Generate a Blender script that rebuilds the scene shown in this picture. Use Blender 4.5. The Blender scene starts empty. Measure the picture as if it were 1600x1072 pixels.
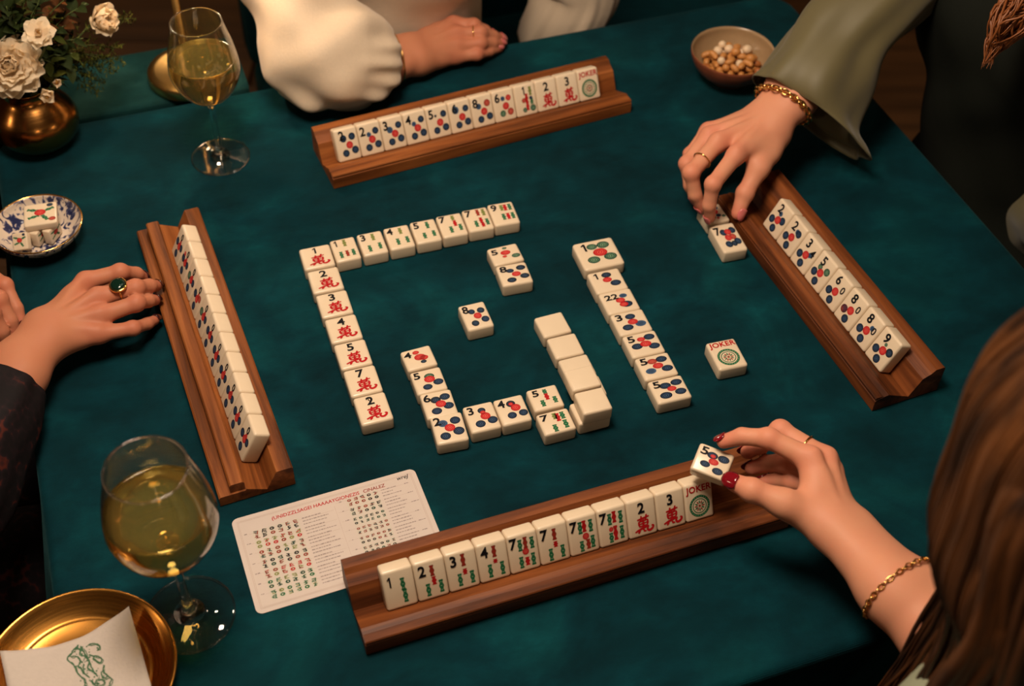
import bpy, bmesh, math, random
import numpy as np
from mathutils import Vector, Matrix

random.seed(7)
rng = np.random.default_rng(7)
scene = bpy.context.scene
COL = scene.collection
PI = math.pi

# ------------------------------------------------------------------ camera, world, lights, exposure
TABLE_Z = 0.75                       # height of the cloth on the table top
FPX, PITCH, ROLL, CAM_H = 2000.0, math.radians(47.5), math.radians(2.0), 0.971
_fwd = np.array([0, math.cos(PITCH), -math.sin(PITCH)])
_up = np.array([0, math.sin(PITCH), math.cos(PITCH)])
_right = np.array([1.0, 0, 0])
cam_data = bpy.data.cameras.new('camera')
cam = bpy.data.objects.new('camera', cam_data)
COL.objects.link(cam)
_r = _right * math.cos(ROLL) + _up * math.sin(ROLL)
_u = -_right * math.sin(ROLL) + _up * math.cos(ROLL)
cam.matrix_world = Matrix(((_r[0], _u[0], -_fwd[0], 0), (_r[1], _u[1], -_fwd[1], 0),
                           (_r[2], _u[2], -_fwd[2], TABLE_Z + CAM_H), (0, 0, 0, 1)))
cam_data.sensor_width = 36.0
cam_data.lens = FPX / 1600 * 36.0
cam_data.clip_start = 0.02
cam_data.dof.use_dof = True
cam_data.dof.focus_distance = 1.22
cam_data.dof.aperture_fstop = 5.0
scene.camera = cam

world = bpy.data.worlds.new('room_glow')
scene.world = world
world.use_nodes = True
world.node_tree.nodes['Background'].inputs[0].default_value = (1.0, 0.62, 0.36, 1)
world.node_tree.nodes['Background'].inputs[1].default_value = 0.035


def lamp(name, kind, loc, energy, color, size=0.1, target=None):
    d = bpy.data.lights.new(name, kind)
    d.energy = energy
    d.color = color
    if kind == 'AREA':
        d.shape = 'DISK'
        d.size = size
    else:
        d.shadow_soft_size = size
    o = bpy.data.objects.new(name, d)
    COL.objects.link(o)
    o.location = loc
    if target is not None:
        o.rotation_euler = (Vector(target) - Vector(loc)).to_track_quat('-Z', 'Y').to_euler()
    return o


WARM = (1.0, 0.795, 0.605)
lamp('ceiling_lamp', 'AREA', (-0.20, 0.70, TABLE_Z + 1.26), 16.5, WARM, 0.36, (0.10, 0.85, TABLE_Z))
for k in range(7):                                    # the bulbs of a chandelier over the table
    a = 2 * PI * k / 7
    lamp('chandelier_bulb', 'POINT', (-0.08 + 0.32 * math.cos(a), 1.08 + 0.32 * math.sin(a), TABLE_Z + 1.36 + 0.05 * (k % 2)), 2.3, WARM, 0.022)
for lx, ly, lz in ((-2.3, 0.2, 1.75), (2.6, -0.4, 1.85), (0.4, -1.4, 1.95), (-1.3, 3.4, 1.8), (2.2, 3.3, 1.8)):   # unseen point lights added for glints in the glass and camera-side fill
    lamp('glint_fill', 'POINT', (lx, ly, lz), 9.0, (1.0, 0.70, 0.44), 0.09)

scene.view_settings.view_transform = 'Standard'
scene.view_settings.look = 'None'
scene.view_settings.exposure = 0.0
scene.view_settings.gamma = 1.0
scene.view_settings.use_curve_mapping = False


def P(px, py, z=0.0):
    """point of the place seen at a pixel of the 1600x1072 frame, z metres above the table top"""
    u, v = px - 800.0, py - 536.0
    uu = u * math.cos(ROLL) + v * math.sin(ROLL)
    vv = -u * math.sin(ROLL) + v * math.cos(ROLL)
    d = _fwd * FPX + _right * uu - _up * vv
    t = (z - CAM_H) / d[2]
    q = t * d
    return Vector((q[0], q[1], TABLE_Z + z))


# ------------------------------------------------------------------ helpers
def tag(o, label=None, cat=None, group=None, kind=None):
    if label: o['label'] = label
    if cat: o['category'] = cat
    if group: o['group'] = group
    if kind: o['kind'] = kind
    return o


def mk(name, verts, faces, mat=None, parent=None, smooth=True, mat_idx=None):
    me = bpy.data.meshes.new(name)
    if isinstance(verts, np.ndarray): verts = verts.tolist()
    if isinstance(faces, np.ndarray): faces = faces.tolist()
    me.from_pydata(verts, [], faces)
    return obj(name, me, mat, parent, smooth, mat_idx)


def obj(name, me, mat=None, parent=None, smooth=None, mat_idx=None):
    if mat is not None:
        for m in (mat if isinstance(mat, (list, tuple)) else [mat]):
            me.materials.append(m)
    if mat_idx is not None:
        me.polygons.foreach_set('material_index', np.asarray(mat_idx, dtype=np.int32))
    if smooth is not None:
        me.polygons.foreach_set('use_smooth', np.full(len(me.polygons), bool(smooth)))
    me.update()
    o = bpy.data.objects.new(name, me)
    COL.objects.link(o)
    if parent is not None: o.parent = parent
    return o


def link(name, me, parent, loc=(0, 0, 0), rz=0.0, scale=(1, 1, 1)):
    o = bpy.data.objects.new(name, me)
    COL.objects.link(o)
    o.parent = parent
    o.location = loc
    o.rotation_euler = (0, 0, rz)
    o.scale = scale
    return o


def empty(name, loc=(0, 0, 0), rz=0.0, mat=None):
    o = bpy.data.objects.new(name, None)
    o.empty_display_size = 0.02
    COL.objects.link(o)
    if mat is not None: o.matrix_world = mat
    else:
        o.location = loc
        o.rotation_euler = (0, 0, rz)
    return o


class MB:
    """collects vertices and faces of one mesh"""
    def __init__(self): self.v, self.f, self.m = [], [], []
    def add(self, v, f, m=0):
        n = len(self.v)
        self.v += [tuple(map(float, q)) for q in v]
        self.f += [tuple(int(i) + n for i in q) for q in f]
        self.m += [m] * len(f)
    def box(self, c, s, rz=0.0, m=0):
        x, y, z = s[0] / 2, s[1] / 2, s[2] / 2
        ca, sa = math.cos(rz), math.sin(rz)
        v = [(c[0] + ca * a - sa * b, c[1] + sa * a + ca * b, c[2] + d) for d in (-z, z) for a, b in ((-x, -y), (x, -y), (x, y), (-x, y))]
        self.add(v, [(3, 2, 1, 0), (4, 5, 6, 7), (0, 1, 5, 4), (1, 2, 6, 5), (2, 3, 7, 6), (3, 0, 4, 7)], m)
    def disc(self, c, r0, r1, z0, n=20, m=0, squash=1.0):
        """flat ring (r0=0: disc) facing up"""
        a = np.linspace(0, 2 * PI, n, endpoint=False)
        o = [(c[0] + r1 * math.cos(t), c[1] + r1 * squash * math.sin(t), z0) for t in a]
        if r0 <= 0: self.add(o, [tuple(range(n))], m)
        else:
            i = [(c[0] + r0 * math.cos(t), c[1] + r0 * squash * math.sin(t), z0) for t in a]
            self.add(o + i, [(k, (k + 1) % n, n + (k + 1) % n, n + k) for k in range(n)], m)
    def poly(self, pts, z0, m=0):
        self.add([(x, y, z0) for x, y in pts], [tuple(range(len(pts)))], m)
    def ribbon(self, pts, w, z0, m=0):
        pts = np.asarray(pts, float)
        d = np.gradient(pts, axis=0)
        d /= np.maximum(np.linalg.norm(d, axis=1, keepdims=True), 1e-9)
        nrm = np.stack([-d[:, 1], d[:, 0]], 1) * (np.asarray(w).reshape(-1, 1) / 2)
        n = len(pts)
        v = [(x, y, z0) for x, y in pts - nrm] + [(x, y, z0) for x, y in pts + nrm]
        self.add(v, [(k, k + 1, n + k + 1, n + k) for k in range(n - 1)], m)
    def build(self, name, mat, parent=None, smooth=False):
        return mk(name, self.v, self.f, mat, parent, smooth, self.m)
    def mesh(self, name, mats, smooth=False):
        me = bpy.data.meshes.new(name)
        me.from_pydata(self.v, [], self.f)
        for m in mats: me.materials.append(m)
        me.polygons.foreach_set('material_index', np.asarray(self.m, dtype=np.int32))
        me.polygons.foreach_set('use_smooth', np.full(len(me.polygons), smooth))
        me.update()
        return me


def lathe(profile, n=48, closed=False):
    """profile [(r,z)...] turned round z; returns verts, faces (first/last r=0 welded by fans)"""
    v, f = [], []
    rings = []
    for r, z in profile:
        if r < 1e-6:
            rings.append([len(v)])
            v.append((0, 0, z))
        else:
            rings.append(list(range(len(v), len(v) + n)))
            v += [(r * math.cos(2 * PI * k / n), r * math.sin(2 * PI * k / n), z) for k in range(n)]
    seq = list(zip(rings[:-1], rings[1:]))
    if closed: seq.append((rings[-1], rings[0]))
    for a, b in seq:
        if len(a) == 1 and len(b) == 1: continue
        for k in range(n):
            j = (k + 1) % n
            if len(a) == 1: f.append((a[0], b[j], b[k]))
            elif len(b) == 1: f.append((a[k], a[j], b[0]))
            else: f.append((a[k], a[j], b[j], b[k]))
    return v, f


def smooth_profile(pts, sub=5):
    """Catmull-Rom through (r,z) points"""
    p = np.asarray(pts, float)
    q = np.vstack([2 * p[0] - p[1], p, 2 * p[-1] - p[-2]])
    out = []
    for i in range(1, len(q) - 2):
        for t in np.linspace(0, 1, sub, endpoint=False):
            out.append(0.5 * ((2 * q[i]) + (-q[i - 1] + q[i + 1]) * t + (2 * q[i - 1] - 5 * q[i] + 4 * q[i + 1] - q[i + 2]) * t * t
                              + (-q[i - 1] + 3 * q[i] - 3 * q[i + 1] + q[i + 2]) * t ** 3))
    out.append(p[-1])
    return np.array(out)


def frames(pts):
    """tangents and parallel-transported normals along a path"""
    pts = np.asarray(pts, float)
    t = np.gradient(pts, axis=0)
    t /= np.linalg.norm(t, axis=1, keepdims=True)
    ref = np.array([0, 0, 1.0]) if abs(t[0][2]) < 0.9 else np.array([1.0, 0, 0])
    n = ref - t[0] * (ref @ t[0])
    n /= np.linalg.norm(n)
    N = [n]
    for i in range(1, len(pts)):
        n = N[-1] - t[i] * (N[-1] @ t[i])
        N.append(n / np.linalg.norm(n))
    N = np.array(N)
    return t, N, np.cross(t, N)


def tube(pts, rad, n=8, caps=True, rfun=None):
    """round tube along pts; rad number or list; rfun(i_frac, theta)->factor"""
    pts = np.asarray(pts, float)
    m = len(pts)
    rad = np.broadcast_to(np.asarray(rad, float), (m,))
    t, N, Bn = frames(pts)
    th = np.linspace(0, 2 * PI, n, endpoint=False)
    fac = np.ones((m, n))
    if rfun is not None:
        fac = np.array([[rfun(i / (m - 1), a) for a in th] for i in range(m)])
    ring = pts[:, None, :] + (rad[:, None] * fac)[:, :, None] * (np.cos(th)[None, :, None] * N[:, None, :] + np.sin(th)[None, :, None] * Bn[:, None, :])
    v = ring.reshape(-1, 3).tolist()
    f = []
    for i in range(m - 1):
        for k in range(n):
            j = (k + 1) % n
            f.append((i * n + k, i * n + j, (i + 1) * n + j, (i + 1) * n + k))
    if caps:
        f.append(tuple(range(n - 1, -1, -1)))
        f.append(tuple((m - 1) * n + k for k in range(n)))
    return v, f


def spline(pts, sub=6):
    return smooth_profile(pts, sub)


# ------------------------------------------------------------------ materials
def nodes_of(name):
    m = bpy.data.materials.new(name)
    m.use_nodes = True
    nt = m.node_tree
    return m, nt, nt.nodes, nt.links, nt.nodes['Principled BSDF']


def setp(b, **k):
    for a, v in k.items():
        a = {'spec': 'Specular IOR Level', 'rough': 'Roughness', 'metal': 'Metallic', 'sheen': 'Sheen Weight', 'coat': 'Coat Weight',
             'sss': 'Subsurface Weight', 'trans': 'Transmission Weight', 'ior': 'IOR'}.get(a, a)
        b.inputs[a].default_value = v


def plain(name, col, rough=0.5, noise=0.0, scale=60.0, bump=0.0, coord='Object', **k):
    """one colour with a little procedural mottling and relief"""
    m, nt, N, L, b = nodes_of(name)
    setp(b, rough=rough, **k)
    tc = N.new('ShaderNodeTexCoord')
    nz = N.new('ShaderNodeTexNoise')
    nz.inputs['Scale'].default_value = scale
    nz.inputs['Detail'].default_value = 4
    L.new(tc.outputs[coord], nz.inputs['Vector'])
    mx = N.new('ShaderNodeMix')
    mx.data_type = 'RGBA'
    c = np.array(col[:3])
    mx.inputs[6].default_value = (*np.clip(c * (1 - noise), 0, 1), 1)
    mx.inputs[7].default_value = (*np.clip(c * (1 + noise), 0, 1), 1)
    L.new(nz.outputs['Fac'], mx.inputs[0])
    L.new(mx.outputs[2], b.inputs['Base Color'])
    if bump > 0:
        bp = N.new('ShaderNodeBump')
        bp.inputs['Strength'].default_value = bump
        bp.inputs['Distance'].default_value = 0.001
        L.new(nz.outputs['Fac'], bp.inputs['Height'])
        L.new(bp.outputs[0], b.inputs['Normal'])
    return m


def ramp(N, stops):
    r = N.new('ShaderNodeValToRGB')
    e = r.color_ramp.elements
    while len(e) < len(stops): e.new(0.5)
    for i, (p, c) in enumerate(stops):
        e[i].position = p
        e[i].color = (*c, 1)
    return r


def mat_velvet(name='teal_velvet', c0=(0.0006, 0.0155, 0.0215), c1=(0.0009, 0.0300, 0.0405), c2=(0.0022, 0.056, 0.066)):
    m, nt, N, L, b = nodes_of(name)
    tc = N.new('ShaderNodeTexCoord')
    n1 = N.new('ShaderNodeTexNoise'); n1.inputs['Scale'].default_value = 7.5; n1.inputs['Detail'].default_value = 9; n1.inputs['Roughness'].default_value = 0.62
    n1.inputs['Distortion'].default_value = 0.6
    mp = N.new('ShaderNodeMapping'); mp.inputs['Rotation'].default_value = (0, 0, math.radians(22)); mp.inputs['Scale'].default_value = (5.0, 9.0, 5.0)
    n2 = N.new('ShaderNodeTexNoise'); n2.inputs['Scale'].default_value = 2.2; n2.inputs['Detail'].default_value = 5; n2.inputs['Roughness'].default_value = 0.7
    L.new(tc.outputs['Object'], n1.inputs['Vector']); L.new(tc.outputs['Object'], mp.inputs['Vector']); L.new(mp.outputs[0], n2.inputs['Vector'])
    r1 = ramp(N, [(0.30, c0), (0.52, c1), (0.72, c2)])
    L.new(n1.outputs['Fac'], r1.inputs[0])
    r2 = ramp(N, [(0.42, (0.72, 0.72, 0.72)), (0.60, (1.0, 1.0, 1.0)), (0.74, (1.45, 1.45, 1.4))])
    L.new(n2.outputs['Fac'], r2.inputs[0])
    mx = N.new('ShaderNodeMix'); mx.data_type = 'RGBA'; mx.blend_type = 'MULTIPLY'; mx.inputs[0].default_value = 1.0
    L.new(r1.outputs[0], mx.inputs[6]); L.new(r2.outputs[0], mx.inputs[7])
    L.new(mx.outputs[2], b.inputs['Base Color'])
    setp(b, rough=0.85, spec=0.08, sheen=0.06)
    b.inputs['Sheen Roughness'].default_value = 0.45
    b.inputs['Sheen Tint'].default_value = (0.25, 0.75, 0.8, 1)
    n3 = N.new('ShaderNodeTexNoise'); n3.inputs['Scale'].default_value = 900; n3.inputs['Detail'].default_value = 2
    w = N.new('ShaderNodeTexWave'); w.inputs['Scale'].default_value = 260; w.inputs['Distortion'].default_value = 2.5
    w.inputs['Detail'].default_value = 2; w.bands_direction = 'Y'
    L.new(tc.outputs['Object'], n3.inputs['Vector']); L.new(tc.outputs['Object'], w.inputs['Vector'])
    ad = N.new('ShaderNodeMath'); ad.operation = 'ADD'
    L.new(n3.outputs['Fac'], ad.inputs[0]); L.new(w.outputs['Fac'], ad.inputs[1])
    bp = N.new('ShaderNodeBump'); bp.inputs['Strength'].default_value = 0.25; bp.inputs['Distance'].default_value = 0.0008
    L.new(ad.outputs[0], bp.inputs['Height'])
    bp2 = N.new('ShaderNodeBump'); bp2.inputs['Strength'].default_value = 0.35; bp2.inputs['Distance'].default_value = 0.006
    L.new(n2.outputs['Fac'], bp2.inputs['Height']); L.new(bp.outputs[0], bp2.inputs['Normal'])
    L.new(bp2.outputs[0], b.inputs['Normal'])
    return m


def mat_wood(name, dark, mid, light, seed=0.0):
    m, nt, N, L, b = nodes_of(name)
    tc = N.new('ShaderNodeTexCoord')
    mp = N.new('ShaderNodeMapping'); mp.inputs['Scale'].default_value = (2.2, 34.0, 34.0); mp.inputs['Location'].default_value = (seed, seed * 2, 0)
    L.new(tc.outputs['Object'], mp.inputs['Vector'])
    n1 = N.new('ShaderNodeTexNoise'); n1.inputs['Scale'].default_value = 2.0; n1.inputs['Detail'].default_value = 7; n1.inputs['Roughness'].default_value = 0.62; n1.inputs['Distortion'].default_value = 0.5
    L.new(mp.outputs[0], n1.inputs['Vector'])
    r = ramp(N, [(0.34, dark), (0.50, mid), (0.67, light)])
    L.new(n1.outputs['Fac'], r.inputs[0])
    L.new(r.outputs[0], b.inputs['Base Color'])
    setp(b, rough=0.48, spec=0.22)
    bp = N.new('ShaderNodeBump'); bp.inputs['Strength'].default_value = 0.12; bp.inputs['Distance'].default_value = 0.0006
    L.new(n1.outputs['Fac'], bp.inputs['Height']); L.new(bp.outputs[0], b.inputs['Normal'])
    return m


def mat_metal(name, col, rough, scale=(1, 1, 40), amount=0.08):
    m, nt, N, L, b = nodes_of(name)
    setp(b, metal=1.0, rough=rough)
    b.inputs['Base Color'].default_value = (*col, 1)
    tc = N.new('ShaderNodeTexCoord')
    mp = N.new('ShaderNodeMapping'); mp.inputs['Scale'].default_value = scale
    nz = N.new('ShaderNodeTexNoise'); nz.inputs['Scale'].default_value = 20; nz.inputs['Detail'].default_value = 3
    L.new(tc.outputs['Object'], mp.inputs[0]); L.new(mp.outputs[0], nz.inputs['Vector'])
    mr = N.new('ShaderNodeMapRange'); mr.inputs[3].default_value = max(0.02, rough - amount); mr.inputs[4].default_value = rough + amount
    L.new(nz.outputs['Fac'], mr.inputs[0]); L.new(mr.outputs[0], b.inputs['Roughness'])
    return m


def mat_skin(name, base, flush):
    m, nt, N, L, b = nodes_of(name)
    at = N.new('ShaderNodeAttribute'); at.attribute_name = 'flush'
    tc = N.new('ShaderNodeTexCoord')
    nz = N.new('ShaderNodeTexNoise'); nz.inputs['Scale'].default_value = 45; nz.inputs['Detail'].default_value = 5
    L.new(tc.outputs['Object'], nz.inputs['Vector'])
    ma = N.new('ShaderNodeMath'); ma.operation = 'MULTIPLY_ADD'; ma.inputs[1].default_value = 0.5; ma.inputs[2].default_value = -0.2
    L.new(nz.outputs['Fac'], ma.inputs[0])
    ad = N.new('ShaderNodeMath'); ad.operation = 'ADD'; ad.use_clamp = True
    L.new(ma.outputs[0], ad.inputs[0]); L.new(at.outputs['Fac'], ad.inputs[1])
    mx = N.new('ShaderNodeMix'); mx.data_type = 'RGBA'
    mx.inputs[6].default_value = (*base, 1); mx.inputs[7].default_value = (*flush, 1)
    L.new(ad.outputs[0], mx.inputs[0]); L.new(mx.outputs[2], b.inputs['Base Color'])
    setp(b, rough=0.55, spec=0.28, sss=0.12)
    b.inputs['Subsurface Radius'].default_value = (0.010, 0.004, 0.002)
    b.inputs['Subsurface Scale'].default_value = 0.6
    n2 = N.new('ShaderNodeTexVoronoi'); n2.inputs['Scale'].default_value = 700
    L.new(tc.outputs['Object'], n2.inputs['Vector'])
    bp = N.new('ShaderNodeBump'); bp.inputs['Strength'].default_value = 0.10; bp.inputs['Distance'].default_value = 0.0004
    L.new(n2.outputs['Distance'], bp.inputs['Height']); L.new(bp.outputs[0], b.inputs['Normal'])
    return m


def mat_glass(name, col=(1, 1, 1), ior=1.45):
    m, nt, N, L, b = nodes_of(name)
    setp(b, rough=0.0, trans=1.0, ior=ior)
    b.inputs['Base Color'].default_value = (*col, 1)
    tc = N.new('ShaderNodeTexCoord'); nz = N.new('ShaderNodeTexNoise'); nz.inputs['Scale'].default_value = 30
    L.new(tc.outputs['Object'], nz.inputs['Vector'])
    mr = N.new('ShaderNodeMapRange'); mr.inputs[3].default_value = 0.0; mr.inputs[4].default_value = 0.01
    L.new(nz.outputs['Fac'], mr.inputs[0]); L.new(mr.outputs[0], b.inputs['Roughness'])
    return m



def mat_clear(name):
    """thin clear glass: sees straight through, mirrors at grazing angles"""
    m = bpy.data.materials.new(name); m.use_nodes = True
    nt = m.node_tree; N, L = nt.nodes, nt.links
    N.remove(N['Principled BSDF'])
    tr = N.new('ShaderNodeBsdfTransparent'); tr.inputs[0].default_value = (0.985, 0.99, 0.985, 1)
    gl = N.new('ShaderNodeBsdfGlossy'); gl.inputs['Roughness'].default_value = 0.02
    tc = N.new('ShaderNodeTexCoord'); nz = N.new('ShaderNodeTexNoise'); nz.inputs['Scale'].default_value = 25
    L.new(tc.outputs['Object'], nz.inputs['Vector'])
    mr = N.new('ShaderNodeMapRange'); mr.inputs[3].default_value = 0.01; mr.inputs[4].default_value = 0.04
    L.new(nz.outputs['Fac'], mr.inputs[0]); L.new(mr.outputs[0], gl.inputs['Roughness'])
    lw = N.new('ShaderNodeLayerWeight'); lw.inputs[0].default_value = 0.5
    pw = N.new('ShaderNodeMath'); pw.operation = 'POWER'; pw.inputs[1].default_value = 4.0; L.new(lw.outputs['Facing'], pw.inputs[0])
    fr = N.new('ShaderNodeMath'); fr.operation = 'MULTIPLY_ADD'; fr.inputs[1].default_value = 0.92; fr.inputs[2].default_value = 0.06; L.new(pw.outputs[0], fr.inputs[0])
    mx = N.new('ShaderNodeMixShader')
    L.new(fr.outputs[0], mx.inputs[0]); L.new(tr.outputs[0], mx.inputs[1]); L.new(gl.outputs[0], mx.inputs[2])
    L.new(mx.outputs[0], N['Material Output'].inputs[0])
    return m


M = {}
M['velvet'] = mat_velvet()
M['walnut'] = mat_wood('walnut', (0.035, 0.0095, 0.003), (0.125, 0.034, 0.009), (0.235, 0.070, 0.018))
M['walnut_light'] = mat_wood('honey_walnut', (0.075, 0.021, 0.005), (0.20, 0.058, 0.013), (0.32, 0.105, 0.026), 3.0)
M['table_wood'] = mat_wood('dark_table_wood', (0.02, 0.008, 0.004), (0.05, 0.02, 0.01), (0.09, 0.035, 0.015), 7.0)
M['ivory'] = plain('ivory_tile', (0.73, 0.595, 0.43), 0.26, 0.05, 40, 0.0, spec=0.5)
M['ink_black'] = plain('black_ink', (0.006, 0.006, 0.008), 0.6)
M['ink_red'] = plain('red_ink', (0.42, 0.006, 0.010), 0.6, 0.2, 300)
M['ink_brown'] = plain('brown_red_ink', (0.25, 0.03, 0.015), 0.6, 0.3, 300)
M['ink_navy'] = plain('navy_ink', (0.004, 0.009, 0.026), 0.6, 0.2, 300)
M['ink_blue'] = plain('pale_blue_ink', (0.05, 0.10, 0.19), 0.6, 0.2, 300)
M['ink_pink'] = plain('pale_red_ink', (0.70, 0.13, 0.10), 0.6, 0.2, 300)
M['ink_green'] = plain('green_ink', (0.012, 0.115, 0.045), 0.6, 0.2, 300)
M['ink_pale_green'] = plain('pale_green_ink', (0.22, 0.36, 0.22), 0.6, 0.2, 300)
M['ink_dark_green'] = plain('dark_green_ink', (0.008, 0.05, 0.03), 0.6, 0.2, 300)
M['ink_olive'] = plain('olive_ink', (0.20, 0.22, 0.06), 0.45, 0.2, 300)
M['ink_grey'] = plain('grey_ink', (0.25, 0.20, 0.19), 0.6, 0.2, 300)
for _k in [k for k in M if k.startswith('ink_')]: M[_k].node_tree.nodes['Principled BSDF'].inputs['Specular IOR Level'].default_value = 0.15
M['brass'] = mat_metal('brushed_brass', (0.78, 0.50, 0.17), 0.30)
M['brass_dark'] = mat_metal('aged_brass', (0.42, 0.19, 0.05), 0.22)
M['gold'] = mat_metal('gold_jewellery', (0.85, 0.52, 0.18), 0.18)
M['gold_plate'] = mat_metal('gold_plate', (0.60, 0.27, 0.055), 0.27)
M['glass_solid'] = mat_glass('solid_glass', (1, 1, 1), 1.48)
M['glass'] = mat_clear('clear_glass')
M['wine'] = mat_glass('white_wine', (1.0, 0.72, 0.20), 1.33)
M['wine'].node_tree.nodes['Principled BSDF'].inputs['Transmission Weight'].default_value = 0.94
M['skin'] = mat_skin('skin', (0.65, 0.290, 0.172), (0.62, 0.165, 0.108))
M['skin_tan'] = mat_skin('tanned_skin', (0.49, 0.195, 0.105), (0.47, 0.118, 0.070))
M['nail_red'] = plain('deep_red_nail_polish', (0.19, 0.004, 0.010), 0.12, 0.0, 10, coat=0.6)
M['nail_dark'] = plain('dark_plum_nail_polish', (0.035, 0.006, 0.008), 0.12, 0.0, 10, coat=0.6)
M['nail_pink'] = plain('pink_nail', (0.62, 0.16, 0.15), 0.2, 0.0, 10)
M['cream_cloth'] = plain('cream_crepe', (0.66, 0.53, 0.39), 0.8, 0.06, 350, 0.25, sheen=0.2)
M['olive_satin'] = plain('olive_satin', (0.125, 0.105, 0.045), 0.58, 0.22, 14, 0.5, sheen=0.15)
M['black_cloth'] = plain('black_cloth', (0.008, 0.009, 0.007), 0.8, 0.2, 300, 0.2)
M['dark_vest'] = plain('dark_green_black_vest', (0.0065, 0.0080, 0.0055), 0.85, 0.2, 300, 0.2, spec=0.15)
M['sage_cloth'] = plain('sage_cloth', (0.26, 0.28, 0.19), 0.7, 0.08, 300, 0.2)

# ------------------------------------------------------------------ the setting
def mat_floor():
    m, nt, N, L, b = nodes_of('dark_oak_floor')
    tc = N.new('ShaderNodeTexCoord')
    mp = N.new('ShaderNodeMapping'); mp.inputs['Scale'].default_value = (1.2, 14, 14)
    nz = N.new('ShaderNodeTexNoise'); nz.inputs['Scale'].default_value = 2; nz.inputs['Detail'].default_value = 6
    L.new(tc.outputs['Object'], mp.inputs[0]); L.new(mp.outputs[0], nz.inputs['Vector'])
    r = ramp(N, [(0.3, (0.045, 0.018, 0.005)), (0.6, (0.10, 0.042, 0.012)), (0.8, (0.13, 0.055, 0.016))])
    L.new(nz.outputs['Fac'], r.inputs[0]); L.new(r.outputs[0], b.inputs['Base Color'])
    setp(b, rough=0.45)
    return m


M['floor'] = mat_floor()
fb = MB(); fb.box((0.3, 1.2, -0.05), (6.0, 6.4, 0.06))
floor = tag(fb.build('floor', M['floor']), kind='structure')
plank = MB(); plank.box((0, 0, 0), (1.18, 0.148, 0.02))
plank_me = plank.mesh('plank', [M['floor']])
for j in range(26):
    y = -0.9 + j * 0.15
    for i in range(5):
        x = -2.4 + i * 1.2 + (0.6 if j % 2 else 0.0)
        o = link('plank', plank_me, floor, (x, y, -0.01 + 0.0006 * ((i * 7 + j * 5) % 3 - 1)))
wallm = plain('brown_plaster', (0.10, 0.055, 0.025), 0.9, 0.1, 6, 0.1)
wb = MB(); wb.box((0.3, 4.35, 1.35), (6.0, 0.1, 2.74)); tag(wb.build('wall_back', wallm), kind='structure')
wb = MB(); wb.box((-2.75, 1.2, 1.35), (0.1, 6.2, 2.74)); tag(wb.build('wall_left', wallm), kind='structure')
wb = MB(); wb.box((3.35, 1.2, 1.35), (0.1, 6.2, 2.74)); tag(wb.build('wall_right', wallm), kind='structure')

# ------------------------------------------------------------------ table and cloth
TA = math.radians(21.0)
ea = np.array([math.cos(TA), math.sin(TA)]); eb = np.array([-math.sin(TA), math.cos(TA)])
def tl(px, py):
    q = P(px, py); v = np.array([q.x, q.y]); return v @ ea, v @ eb
A0 = 0.5 * (tl(40, 700)[0] + tl(105, 920)[0])
A1 = 0.893
B0 = 0.5 * (tl(1130, 1072)[1] + tl(1380, 987)[1])
B1 = 1.334
TC = ea * (A0 + A1) / 2 + eb * (B0 + B1) / 2
TW, TD = A1 - A0, B1 - B0
print('table', TW, TD, TC)
CLOTH_T = 0.003
table = tag(empty('card_table', (TC[0], TC[1], 0), TA), 'square wooden card table hidden under the teal velvet cloth', 'table')
tb = MB(); tb.box((0, 0, TABLE_Z - CLOTH_T - 0.0155), (TW - 0.040, TD - 0.040, 0.03)); tb.build('table_top', M['table_wood'], table)
for sx in (-1, 1):
    for sy in (-1, 1):
        lb = MB(); lb.box((0, 0, 0.3505), (0.05, 0.05, 0.70))
        o = lb.build('leg', M['table_wood'], table); o.location = (sx * (TW / 2 - 0.09), sy * (TD / 2 - 0.09), 0)

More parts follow.
